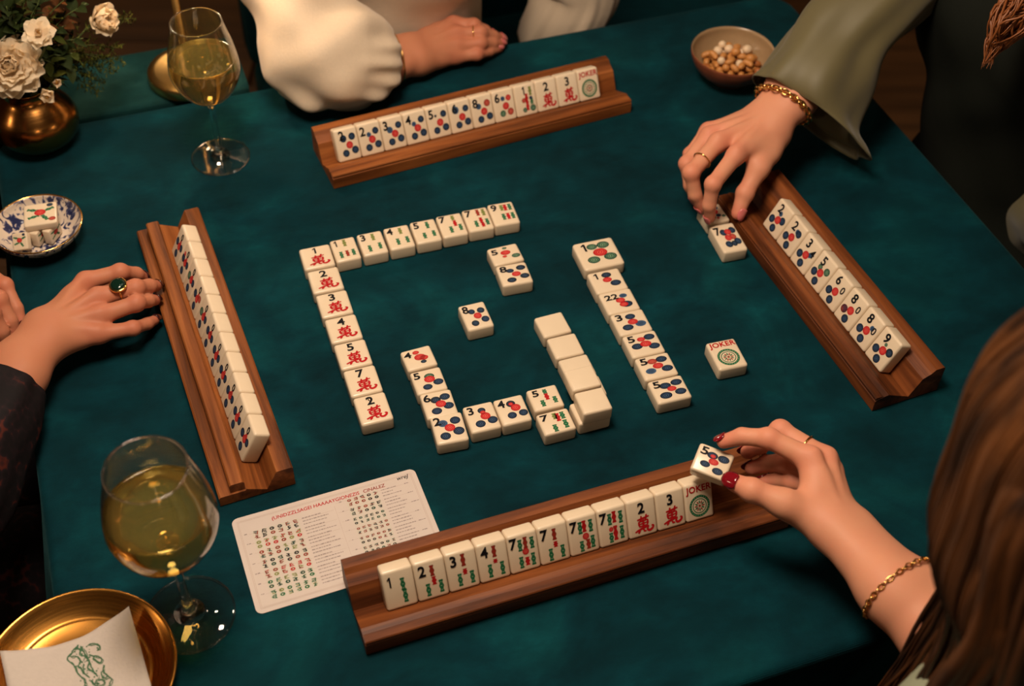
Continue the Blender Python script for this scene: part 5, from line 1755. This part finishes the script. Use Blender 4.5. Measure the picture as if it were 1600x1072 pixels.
def mat_hair(name, dark, light):
    m, nt, N, L, b = nodes_of(name)
    tc = N.new('ShaderNodeTexCoord'); mp = N.new('ShaderNodeMapping'); mp.inputs['Scale'].default_value = (60, 60, 9)
    nz = N.new('ShaderNodeTexNoise'); nz.inputs['Scale'].default_value = 1.0; nz.inputs['Detail'].default_value = 4
    L.new(tc.outputs['Object'], mp.inputs[0]); L.new(mp.outputs[0], nz.inputs['Vector'])
    r = ramp(N, [(0.35, dark), (0.72, light)]); L.new(nz.outputs['Fac'], r.inputs[0]); L.new(r.outputs[0], b.inputs['Base Color'])
    setp(b, rough=0.5, spec=0.3)
    return m
M['hair_brown'] = mat_hair('brown_hair', (0.022, 0.008, 0.003), (0.135, 0.046, 0.012))
M['hair_dark'] = plain('dark_brown_hair', (0.035, 0.014, 0.006), 0.45, 0.5, 35, 0.0)
M['hair_auburn'] = plain('auburn_hair', (0.22, 0.065, 0.015), 0.42, 0.4, 35, 0.0)
M['iris'] = plain('brown_iris', (0.05, 0.02, 0.01), 0.1)
M['eye_white'] = plain('eye_white', (0.7, 0.66, 0.62), 0.15)


def mat_brocade():
    m, nt, N, L, b = nodes_of('dark_brocade')
    tc = N.new('ShaderNodeTexCoord')
    vo = N.new('ShaderNodeTexVoronoi'); vo.inputs['Scale'].default_value = 140
    nz = N.new('ShaderNodeTexNoise'); nz.inputs['Scale'].default_value = 28; nz.inputs['Detail'].default_value = 4
    L.new(tc.outputs['Object'], vo.inputs['Vector']); L.new(tc.outputs['Object'], nz.inputs['Vector'])
    mu = N.new('ShaderNodeMath'); mu.operation = 'MULTIPLY'
    L.new(vo.outputs['Distance'], mu.inputs[0]); L.new(nz.outputs['Fac'], mu.inputs[1])
    r = ramp(N, [(0.18, (0.006, 0.004, 0.005)), (0.34, (0.012, 0.006, 0.008)), (0.46, (0.07, 0.013, 0.008))])
    L.new(mu.outputs[0], r.inputs[0]); L.new(r.outputs[0], b.inputs['Base Color'])
    setp(b, rough=0.75, spec=0.2)
    return m
M['brocade'] = mat_brocade()


def fold_noise(p, k, a):
    return a * (np.sin(p[:, 0] * k + 2.1 * np.sin(p[:, 2] * k * .43 + 1)) * np.sin(p[:, 1] * k * .8 + 1.7 + 1.5 * np.sin(p[:, 2] * k * .6))
                + .5 * np.sin(p[:, 2] * k * 1.3 + p[:, 0] * k * .9) * np.sin(p[:, 1] * k * 1.4))


def person(label, hip, face, head_c, arms, hands, skin, top_mat, low_mat, hair_mat, gid, top_k=18, hair_long=0.20, vest=None, shoulder_z=1.0, head_face=None):
    """hip: (x, y) on the ground plan; face: unit heading; arms: [(shoulder side, elbow, wrist point)]; hands: hand specs"""
    root = tag(empty('person', (hip[0], hip[1], 0)), label, 'person')
    inv = Matrix.Translation((-hip[0], -hip[1], 0))
    class Par: pass
    f3 = np.array([face[0], face[1], 0.0]); f3 /= np.linalg.norm(f3)
    lat = np.array([f3[1], -f3[0], 0.0])            # the person's right
    H = np.array([hip[0], hip[1], 0.0]); z = np.array([0, 0, 1.0])
    hc = np.asarray(head_c)
    chest = H + (hc - H) * np.array([1, 1, 0]) * 0.55 + z * (shoulder_z - .12)
    neck = chest + z * .15 + (hc - chest) * np.array([.35, .35, 0])
    sh = {s: chest + z * .10 + lat * s * .155 for s in (-1, 1)}
    pel = H + z * .56
    lean_up = hc - neck; lean_up = lean_up / np.linalg.norm(lean_up)
    hup = lean_up - f3 * (lean_up @ f3) * .4; hup /= np.linalg.norm(hup)
    g3 = f3 if head_face is None else np.array([head_face[0], head_face[1], 0.0]); g3 = g3 / np.linalg.norm(g3)
    hf = g3 * .93 - z * .36; hf = hf - hup * (hf @ hup); hf /= np.linalg.norm(hf)
    hfn, HL_ = head_fn(hc, hf, hup)
    def torso(p, g):
        d = cone(p, pel + lat * .055, pel - lat * .055, .095 + g, .095 + g)
        d = smin(d, cone(p, pel + z * .05, chest, .098 + g, .108 + g), .06)
        d = smin(d, cone(p, chest + lat * .065 + z * .02, chest - lat * .065 + z * .02, .092 + g, .092 + g), .05)
        d = smin(d, cone(p, sh[1] - lat * .03, sh[-1] + lat * .03, .048 + g, .048 + g), .05)
        return d
    def body(p):
        d = torso(p, -.012)
        d = smin(d, cone(p, chest + z * .10, neck + z * .02, .055, .045), .03)
        d = smin(d, cone(p, neck, hc - hup * .05 - hf * .015, .046, .048), .025)
        d = smin(d, hfn(p), .018)
        for s, el, wr in arms:
            el = np.asarray(el); wr = np.asarray(wr)
            d = smin(d, cone(p, sh[s], el, .040, .033), .03)
            d = smin(d, cone(p, el, el + (wr - el) * .55, .033, .024), .02)
        return d
    pts = np.array([pel, chest, hc, sh[1], sh[-1]] + [np.asarray(a[1]) for a in arms])
    V, F = sdf_mesh(body, pts.min(0) - .16, pts.max(0) + .16, 0.0065)
    FLU = [np.zeros(len(V))]; VV = [V]; FF = [F]; n0 = len(V)
    for hs in hands:
        v, f, fl = hand(hs, root, skin, hs['nail'], gid)
        VV.append(v); FF.append(f + n0); FLU.append(fl); n0 += len(v)
    b = mk('body', np.vstack(VV), np.vstack(FF), skin, root, True)
    at = b.data.attributes.new('flush', 'FLOAT', 'POINT'); at.data.foreach_set('value', np.concatenate(FLU).astype(np.float32))
    # clothes: top, trousers, shoes
    def top(p):
        d = torso(p, .012) - fold_noise(p, top_k * 2.2, .0045)
        nk = cone(p, neck - z * .02, neck + z * .2, .062, .075)
        d = smax(d, -nk, .01)
        return smax(d, (pel[2] - .06) - p[:, 2], .01)
    V, F = sdf_mesh(top, np.minimum(pel, chest) - np.array([.30, .30, .10]), np.maximum(pel, chest) + np.array([.30, .30, .25]), 0.0075)
    mk('blouse' if vest is None else 'vest', V, F, top_mat if vest is None else vest, root, True)
    knees = [pel + f3 * .40 + lat * s * .09 + z * (-.06) for s in (-1, 1)]
    ank = [k - z * .40 + f3 * .03 for k in knees]
    def low(p):
        d = cone(p, pel + lat * .075, pel - lat * .075, .112, .112)
        d = smax(d, p[:, 2] - (pel[2] + .02), .02)
        for s, k, a in zip((-1, 1), knees, ank):
            d = smin(d, cone(p, pel + lat * s * .085 - z * .02, k, .088, .066), .03)
            d = smin(d, cone(p, k, a, .064, .05), .02)
        return d - fold_noise(p, 16, .003)
    q = np.array(knees + ank + [pel])
    V, F = sdf_mesh(low, q.min(0) - .2, q.max(0) + .2, 0.011)
    mk('trousers', V, F, low_mat, root, True)
    for s, a in zip((-1, 1), ank):
        an = np.array([a[0], a[1], .0])
        def shoe(p):
            d = cone(p, an + z * .045 - f3 * .02, an + z * .036 + f3 * .13, .040, .032)
            d = smin(d, cone(p, an + z * .05, an + z * .10, .042, .044), .02)
            return smax(d, .004 - p[:, 2], .004)
        V, F = sdf_mesh(shoe, an - .15 * np.array([1.3, 1.3, 0]) - z * .02, an + .15 * np.array([1.3, 1.3, 1.1]), 0.008)
        mk('shoe', V, F, M['black_cloth'], root, True)
    # eyes
    for s in (-1, 1):
        c = HL_(s * .031, .078, .002)
        v, f = blob(lambda X, Y, Z: (c[0] + .0125 * X, c[1] + .0125 * Y, c[2] + .0125 * Z), 12, 8); e = mk('eye', v, f, M['eye_white'], root, True)
        c2 = HL_(s * .031, .0885, .000)
        v, f = blob(lambda X, Y, Z: (c2[0] + .0048 * X, c2[1] + .0048 * Y, c2[2] + .0048 * Z), 8, 6); mk('iris', v, f, M['iris'], root, True)
    # everything was built in world space: shift under the person's origin
    eyes = [o for o in COL.objects if o.parent == root and o.name.startswith('eye')]
    for o in [o for o in COL.objects if o.parent == root]:
        o.matrix_parent_inverse = inv
        if o.name.startswith('fingernail'): o.parent = b; o.matrix_parent_inverse = Matrix()
        if o.name.startswith('iris'): o.parent = eyes.pop(0); o.matrix_parent_inverse = Matrix()
    return root, dict(sh=sh, chest=chest, neck=neck, lat=lat, f3=f3, hc=hc, hf=hf, hup=hup, HL=HL_, inv=inv)


def adopt(o, root, info):
    o.parent = root; o.matrix_parent_inverse = info['inv']; return o


def Q(x, y, z): return tuple(P(x, y, z))


# ---- person at the left: hand with the green ring
hd = dict(wrist=Q(66, 524, .043), up=(0.05, -.05, 1), wr=.0190, scale=.93,
          index=[Q(134, 440, .044), Q(188, 425, .047), Q(213, 428, .032), Q(223, 433, .0220)], middle=[Q(153, 465, .047), Q(212, 450, .049), Q(233, 447, .036), Q(244, 447, .0240)],
          ring=[Q(158, 493, .044), Q(213, 474, .046), Q(231, 470, .034), Q(242, 469, .0230)], pinky=[Q(154, 522, .036), Q(208, 513, .034), Q(230, 506, .022), Q(242, 500, .0140)],
          thumb=[Q(98, 498, .030), Q(140, 468, .016), Q(172, 452, .011), Q(198, 446, .0095)],
          fore=[(Q(30, 578, .043), .0215), (Q(-15, 655, .040), .0255), (Q(-70, 745, .034), .030)], nail=M['nail_dark'], nail_ext=.004)
hd2 = dict(wrist=Q(-118, 425, .044), up=(0.1, 0, 1),
           pinky=[Q(-32, 420, .034), Q(8, 446, .036), Q(26, 482, .022), Q(35, 508, .0105)], ring=[Q(-38, 446, .040), Q(-2, 468, .044), Q(16, 502, .026), Q(24, 526, .0115)],
           middle=[Q(-48, 472, .042), Q(-14, 490, .046), Q(2, 518, .028), Q(9, 540, .0115)], index=[Q(-62, 494, .038), Q(-32, 512, .042), Q(-17, 538, .026), Q(-10, 556, .011)],
           thumb=[Q(-100, 470, .032), Q(-85, 515, .022), Q(-65, 545, .014), Q(-45, 562, .010)], fore=[(Q(-175, 425, .046), .024), (Q(-240, 430, .046), .030)], nail=M['nail_dark'], nail_ext=.003)
el1, el2 = Q(-95, 790, .02), Q(-300, 440, .03)
pD, iD = person('person at the left in dark brocade, green ring on the resting hand', (-0.74, 0.74), (0.93, 0.37), (-0.66, 0.77, 1.24),
                [(1, el1, hd['wrist']), (-1, el2, hd2['wrist'])], [hd, hd2], M['skin_tan'], M['brocade'], M['brocade'], M['hair_dark'], 'D')
# ---- person at the far side: cream blouse, forearm on the table edge
ha = dict(wrist=Q(640, 86, .031), up=(0.0, -.35, 1), wr=.0190,
          pinky=[Q(711, 88, .0175), Q(745, 85, .0185), Q(764, 80, .0130), Q(780, 75, .0085)], ring=[Q(713, 73, .026), Q(750, 68, .027), Q(769, 68, .018), Q(783, 68, .010)],
          middle=[Q(712, 54, .033), Q(750, 52, .034), Q(770, 57, .022), Q(783, 61, .012)], index=[Q(708, 38, .034), Q(740, 40, .036), Q(757, 48, .025), Q(769, 55, .013)],
          thumb=[Q(665, 64, .024), Q(695, 46, .014), Q(716, 44, .010), Q(734, 50, .009)],
          fore=[(Q(598, 92, .034), .023), (Q(540, 104, .045), .028)], nail=M['nail_pink'], nail_ext=.001)
elA = Q(488, 82, .068); elA2 = Q(905, -40, .02)
cA = Vector((*(ea * 0.38 + eb * (B1 + .165)), TABLE_Z))
pA, iA = person('person at the far side in a cream puff-sleeved blouse, forearm on the table edge', (cA.x, cA.y), (math.sin(TA) * .9, -1), (cA.x + .03, cA.y - .07, 1.25),
                [(1, elA, ha['wrist']), (-1, elA2, Q(880, 60, -.16))], [ha], M['skin_tan'], M['cream_cloth'], M['black_cloth'], M['hair_dark'], 'A')
# ---- person at the right: olive satin sleeve, dark vest, auburn hair
hb = dict(wrist=Q(1210, 182, .084), up=(-.25, -.15, 1), wr=.0185, scale=.96,
          index=[Q(1150, 242, .080), Q(1114, 288, .070), Q(1108, 321, .046), Q(1109, 340, .0285)], middle=[Q(1122, 222, .078), Q(1080, 270, .066), Q(1086, 304, .042), Q(1096, 324, .025)],
          ring=[Q(1108, 212, .068), Q(1073, 256, .053), Q(1078, 290, .033), Q(1087, 311, .018)], pinky=[Q(1106, 205, .056), Q(1078, 241, .041), Q(1078, 268, .026), Q(1085, 289, .014)],
          thumb=[Q(1216, 214, .072), Q(1186, 262, .062), Q(1164, 302, .043), Q(1153, 333, .0265)], nails={'thumb': (.75, -.5, .4), 'index': (-.8, -.5, .2)},
          fore=[(Q(1236, 146, .098), .0235), (Q(1300, 70, .128), .030)], nail=M['nail_pink'], nail_ext=.0015)
elB = Q(1385, -20, .165)
cB = Vector((*(ea * (A1 + .165) + eb * 0.98), TABLE_Z))
pB, iB = person('person at the right in an olive satin blouse and dark vest, reaching for a tile', (cB.x, cB.y), (-.93, -.37), (cB.x - .06, cB.y + .02, 1.26),
                [(1, elB, hb['wrist']), (-1, Q(1690, 330, .0), Q(1600, 360, -.16))], [hb], M['skin'], M['olive_satin'], M['dark_vest'], M['hair_auburn'], 'B', vest=M['dark_vest'])
# ---- person at the near right: brown hair, hand lifting a tile
hcs = dict(wrist=Q(1322, 838, .076), up=(.42, -.25, .9), wr=.0205,
           index=[Q(1264, 716, .100), Q(1201, 685, .105), Q(1159, 682, .099), Q(1131, 690, .0905)], middle=[Q(1288, 717, .091), Q(1219, 673, .091), Q(1190, 694, .076), Q(1168, 706, .068)],
           ring=[Q(1297, 738, .080), Q(1226, 722, .074), Q(1198, 724, .062), Q(1174, 732, .057)], pinky=[Q(1294, 765, .070), Q(1237, 752, .062), Q(1214, 750, .055), Q(1193, 753, .050)],
           thumb=[Q(1288, 816, .077), Q(1226, 787, .092), Q(1175, 766, .097), Q(1147, 754, .094)], nails={'thumb': (-.15, -.45, .85), 'index': (-.2, .5, .8)},
           fore=[(Q(1410, 925, .076), .0265), (Q(1495, 1003, .068), .032), (Q(1600, 1100, .050), .036)], nail=M['nail_red'], nail_ext=.003)
hC = P(1768, 764, .405)
pC, iC = person('person with long brown hair at the near right lifting a tile', (hC.x + .11, hC.y - .12), (-.62, .78), tuple(hC), [(1, Q(1640, 1130, .045), hcs['wrist']), (-1, (hC.x - .05, hC.y - .26, .74), (hC.x + .03, hC.y - .06, .66))],
                [hcs], M['skin'], M['sage_cloth'], M['black_cloth'], M['hair_brown'], 'C', shoulder_z=.975, head_face=(-.22, .97))
if DEBUG: print('head C', hC, 'A', cA, 'B', cB)

# sleeves
def v3(o): return np.asarray(o)
def inn(i, s): return i['sh'][s] - i['lat'] * s * .060 + np.array([0, 0, .010])
adopt(sleeve('sleeve', [Q(12, 604, .042), Q(-8, 642, .040), Q(-45, 705, .035), el1, iD['sh'][1] * .4 + v3(el1) * .6, iD['sh'][1] - [0, 0, .01], inn(iD, 1)], [.035, .043, .050, .054, .058, .062, .056], pD, M['brocade'], 7, .03, .05, seed=1), pD, iD)
adopt(sleeve('sleeve', [Q(-165, 425, .046), Q(-220, 430, .046), el2, iD['sh'][-1] * .5 + v3(el2) * .5, iD['sh'][-1] - [0, 0, .01], inn(iD, -1)], [.038, .042, .05, .052, .060, .056], pD, M['brocade'], 7, .03, .05, seed=2), pD, iD)
def sleeve_A():
    c0 = v3(Q(585, 91, .0385)); c1 = v3(Q(568, 93, .050)); c2 = v3(Q(536, 90, .062)); c3 = v3(elA); s0 = iA['sh'][1]
    ch = [(c0, .033), (c1, .042), (c2, .051), (c3, .056), (c3 * .6 + s0 * .4, .060), (c3 * .2 + s0 * .8, .060), (s0, .056)]
    ax = c0 - c2; ax /= np.linalg.norm(ax)
    e1 = np.cross(ax, [0, 0, 1]); e1 /= np.linalg.norm(e1); e2 = np.cross(ax, e1)
    low = c3 + np.array([-.004, -.026, -.026])
    def fn(p):
        d = None
        for (a, r0), (b, r1) in zip(ch[:-1], ch[1:]):
            e = cone(p, a, b, r0, r1); d = e if d is None else smin(d, e, .03)
        d = smin(d, ball(p, low, .016), .03)
        q = p - c0
        t = -(q @ ax); th = np.arctan2(q @ e2, q @ e1)
        d = d - .0030 * np.exp(-((t - .018) / .035) ** 2) * np.sin(13 * th + 2 * np.sin(th * 2)) - fold_noise(p, 62, .0046) - .0038 * np.sin((p @ np.array([70, -38, 30.])) + 2 * np.sin(p[:, 2] * 40))
        return smax(d, q @ ax, .002)
    q = np.array([c for c, r in ch])
    V, F = sdf_mesh(fn, q.min(0) - .1, q.max(0) + .1, 0.0035)
    slv = adopt(mk('sleeve', V, F, M['cream_cloth'], None, True), pA, iA)
    pth = [c0 + ax * t for t in (-.006, 0, .006, .013, .0145)]
    v, f = tube(pth, [.0335, .0345, .0345, .0342, .0335], 48, False, lambda t, a: 1 + .012 * math.sin(9 * a))
    o = mk('cuff', v, f, M['cream_cloth'], None, True); md = o.modifiers.new('thickness', 'SOLIDIFY'); md.thickness = .002; md.offset = 0
    o.parent = slv
sleeve_A()
adopt(sleeve('sleeve', [Q(862, 60, -.10), Q(885, 20, -.04), elA2, iA['sh'][-1] * .5 + v3(elA2) * .5, iA['sh'][-1], inn(iA, -1)], [.050, .056, .058, .060, .062, .056], pA, M['cream_cloth'], 11, .03, .05, seed=4, wave=.03), pA, iA)
adopt(sleeve('sleeve', [Q(1240, 158, .086), Q(1254, 136, .097), Q(1294, 84, .120), Q(1335, 36, .142), elB, iB['sh'][1] * .5 + v3(elB) * .5, iB['sh'][1] - [0, 0, .005], inn(iB, 1)], [.050, .051, .052, .053, .055, .058, .064, .056], pB, M['olive_satin'], 6, .04, .07, seed=5, wave=.045, n=96, sub=10, flare=((.75, -.35, -.55), .062, .40)), pB, iB)
adopt(sleeve('sleeve', [Q(1600, 350, -.12), Q(1640, 335, -.06), Q(1690, 330, .0), iB['sh'][-1] * .5 + v3(Q(1690, 330, .0)) * .5, iB['sh'][-1] - [0, 0, .005], inn(iB, -1)], [.050, .05, .054, .058, .064, .056], pB, M['olive_satin'], 5, .04, .08, seed=6, wave=.03), pB, iB)
eC = v3(Q(1640, 1130, .045))
adopt(sleeve('sleeve', [eC * .75 + iC['sh'][1] * .25, eC * .4 + iC['sh'][1] * .6, iC['sh'][1] + [0, 0, -.005], inn(iC, 1)], [.052, .058, .066, .058], pC, M['sage_cloth'], 7, .03, .05, seed=7), pC, iC)

adopt(sleeve('sleeve', [(hC.x - .048, hC.y - .255, .755), (hC.x - .045, hC.y - .25, .79), iC['sh'][-1] * .6 + np.array([hC.x - .05, hC.y - .26, .74]) * .4, iC['sh'][-1] + [0, 0, -.005], inn(iC, -1)], [.054, .056, .058, .066, .058], pC, M['sage_cloth'], 7, .03, .05, seed=8), pC, iC)

# jewellery
def on_seg(j, i, t): return np.asarray(j[i]) * (1 - t) + np.asarray(j[i + 1]) * t
def finger_ring(hs, k, i, t, parent, info, r=.0098, th=.0009, mat=None):
    a = np.asarray(hs[k][i]); b = np.asarray(hs[k][i + 1])
    return adopt(band(on_seg(hs[k], i, t), b - a, r, th, None, 'finger_ring', mat or M['gold'], 32), parent, info)
ringD = finger_ring(hd, 'middle', 0, .60, pD, iD, .0104, .0010)
ax = np.asarray(hd['middle'][1]) - np.asarray(hd['middle'][0]); ax /= np.linalg.norm(ax)
rc3 = on_seg(hd['middle'], 0, .60); upn = np.array([0, -.15, 1.0]); upn -= ax * (upn @ ax); upn /= np.linalg.norm(upn)
sd3 = np.cross(ax, upn)
M['emerald'] = plain('dark_green_stone', (0.003, 0.018, 0.011), 0.06, 0.1, 60, 0.0, coat=0.5)
def setstone(prof, name, mat):
    v, f = lathe(prof, 32)
    v = [tuple(rc3 + upn * (.0095 + z) + ax * x * 1.0 + sd3 * y * 1.05) for x, y, z in v]
    o = mk(name, v, f, mat, ringD, True)
    return o
setstone([(0, 0), (.0078, 0), (.0088, .0008), (.0088, .0026), (.0080, .0034), (.0074, .0030), (0, .0030)], 'ring_setting', M['gold'])
setstone([(0, .0028), (.0074, .0028), (.0070, .0042), (.0050, .0052), (0, .0056)], 'ring_stone', M['emerald'])
finger_ring(ha, 'middle', 0, .72, pA, iA, .0100, .0009)
finger_ring(hb, 'middle', 0, .60, pB, iB, .0104, .0008)
finger_ring(hcs, 'middle', 0, .42, pC, iC, .0106, .0009)
def bracelet(hs, t, r, th, parent, info, beads, sq=.80, name='bracelet'):
    p = np.asarray(hs['wrist']); q = np.asarray(hs['fore'][0][0])
    fw = (np.asarray(hs['middle'][0]) + np.asarray(hs['ring'][0])) / 2 - p
    return adopt(band(p * (1 - t) + q * t, q - p, r, th, None, name, M['gold'], 64, beads, sq, np.cross(fw, np.asarray(hs['up']))), parent, info)
bracelet(hcs, .93, .0405, .0017, pC, iC, 46, .80)
bracelet(hb, .50, .0345, .0028, pB, iB, 34, .84)
bracelet(ha, .52, .0345, .0011, pA, iA, 0, .80)

# hair
def hair_cap(info, parent, mat, rnd, length, spread=2.5, curtain=None):
    HL_, hup, hf, hc = info['HL'], info['hup'], info['hf'], info['hc']
    lat = np.cross(hf, hup)
    R = np.stack([lat, hf, hup], 1)
    def fn(p):
        d = ell(p, HL_(0, -.016, .026), (.086, .104, .103), R)
        cut = (p - HL_(0, .050, .0)) @ (hf * .92 - hup * .40)
        d = smax(d, cut, .02)
        d = smin(d, cone(p, HL_(0, -.055, .0), HL_(0, -.065, -.12), .075, .065), .04)
        q = (p - hc)
        return d - .0022 * np.sin((q @ lat) * 190 + 2 * np.sin((q @ hup) * 22)) * (1 + .5 * np.sin((q @ hf) * 60))
    V, F = sdf_mesh(fn, hc - .2, hc + .2, 0.006)
    adopt(mk('hair_cap', V, F, mat, None, True), parent, info)
    q = random.Random(rnd)
    roots = []
    for i in range(150):
        a = q.uniform(-spread, spread)                       # 0 = back of the head
        r = q.uniform(.55, 1.0)
        p0 = HL_(.080 * math.sin(a) * .5, -.02 - .08 * math.cos(a) * .4, .118 - .02 * abs(math.sin(a)))
        p1 = HL_(.094 * math.sin(a), -.016 - .112 * math.cos(a), .045)
        p2 = HL_(.097 * math.sin(a) + q.uniform(-.01, .01), -.018 - .112 * math.cos(a), -.05)
        dn = np.array([0, 0, -1.0])
        p3 = p2 + dn * length * .45 + lat * q.uniform(-.015, .015)
        p4 = p3 + dn * length * .55 * q.uniform(.7, 1.15) + lat * q.uniform(-.03, .03) + hf * q.uniform(-.02, .02)
        roots.append(([p0, p1, p2, p3, p4], q.uniform(.0035, .007)))
    if curtain:
        roots += curtain(q)
    adopt(hair_strands('hair_strands', roots, None, mat), parent, info)
hair_cap(iD, pD, M['hair_dark'], 1, .12)
hair_cap(iA, pA, M['hair_dark'], 2, .12)
def lockB(q):
    out = []
    for i in range(150):
        a = v3(Q(1600 + q.uniform(-10, 60), -60 + q.uniform(-40, 20), .30)); b = v3(Q(1578 + q.uniform(-22, 40), 20 + q.uniform(-20, 20), .255)); c = v3(Q(1556 + q.uniform(-14, 26), 62 + q.uniform(-14, 12), .226))
        e_ = q.random() ** 1.5; d = v3(Q(1538 + 30 * e_ + q.uniform(-6, 10), 104 - 60 * e_ + q.uniform(-8, 6), .205 + .03 * e_))
        h0 = iB['HL'](.085, .02, -.03 + q.uniform(-.03, .03))
        out.append(([h0, a, b, c, d], q.uniform(.0006, .0015)))
    return out
hair_cap(iB, pB, M['hair_auburn'], 3, .14, curtain=lockB)
def lockC(q):
    """long hair combed from the crown down the left side of the head and over the shoulder"""
    out = []
    HL_ = iC['HL']; left = -np.cross(iC['hf'], iC['hup']); dn = np.array([0, 0, -1.0]); f3 = iC['f3']
    for i in range(1250):
        ps = math.radians(q.uniform(-60, 165)); base = i < 160
        r = q.uniform(.94, 1.03) if not base else .93
        c, s_ = math.cos(ps), math.sin(ps)
        wv, am = q.uniform(0, 6.28), q.uniform(.002, .006)
        pt = lambda rx, ry, z: HL_(-rx * c * r, -.016 - ry * s_ * r, z)
        p0 = HL_(-.012 + q.uniform(-.008, .008), -.01 - .03 * s_ + .02 * c, .1315)
        p1 = pt(.062, .078, .108); p2 = pt(.088, .106, .060); p3 = pt(.096, .116, .0)
        p4 = pt(.100, .122, -.06)
        rt = np.array([1.0, .15, 0]) * (.6 + .5 * max(c, 0)); out_ = left * c * .004 - iC['hf'] * s_ * .004
        p5 = p4 + dn * .09 + out_ + rt * .044 + left * am * math.sin(wv)
        p6 = p5 + dn * .10 + out_ * .6 + rt * .012 + left * am * 1.6 * math.sin(wv + 1.4) + f3 * am * math.cos(wv)
        p7 = p6 + dn * .12 * q.uniform(.85, 1.1) - rt * .004 + left * am * 2 * math.sin(wv + 2.8) + f3 * am * 1.5 * math.cos(wv + 1)
        p8 = p7 + dn * .10 * q.uniform(.4, 1.2) + left * q.uniform(-.01, .012)
        out.append(([p0, p1, p2, p3, p4, p5, p6, p7, p8], q.uniform(.0012, .0028) if not base else q.uniform(.008, .012)))
    return out
hair_cap(iC, pC, M['hair_brown'], 4, .16, 1.5, curtain=lockC)

# chairs under three of the people
def chair(info_hip, face, label):
    f3 = Vector((face[0], face[1], 0)).normalized()
    r = tag(empty('dining_chair', (info_hip[0], info_hip[1], 0), math.atan2(f3.y, f3.x) - PI / 2), label, 'chair', 'chairs round the card table')
    soft_box('seat', (0, -0.01, 0.418), (0.44, 0.42, 0.045), M['black_cloth'], r, 0.012)
    soft_box('backrest', (0, -0.215, 0.70), (0.42, 0.03, 0.36), M['table_wood'], r, 0.01)
    for sx in (-1, 1):
        soft_box('leg', (sx * 0.19, 0.17, 0.198), (0.04, 0.04, 0.396), M['table_wood'], r, 0.004)
        soft_box('leg', (sx * 0.19, -0.215, 0.26), (0.04, 0.034, 0.52), M['table_wood'], r, 0.004)
chair((-0.74, 0.74), (0.93, 0.37), 'dark wooden chair under the person in brocade')
chair((cB.x, cB.y), (-.93, -.37), 'dark wooden chair under the person in the dark vest')
chair((hC.x + .11, hC.y - .12), (-.62, .78), 'dark wooden chair under the person with long brown hair')
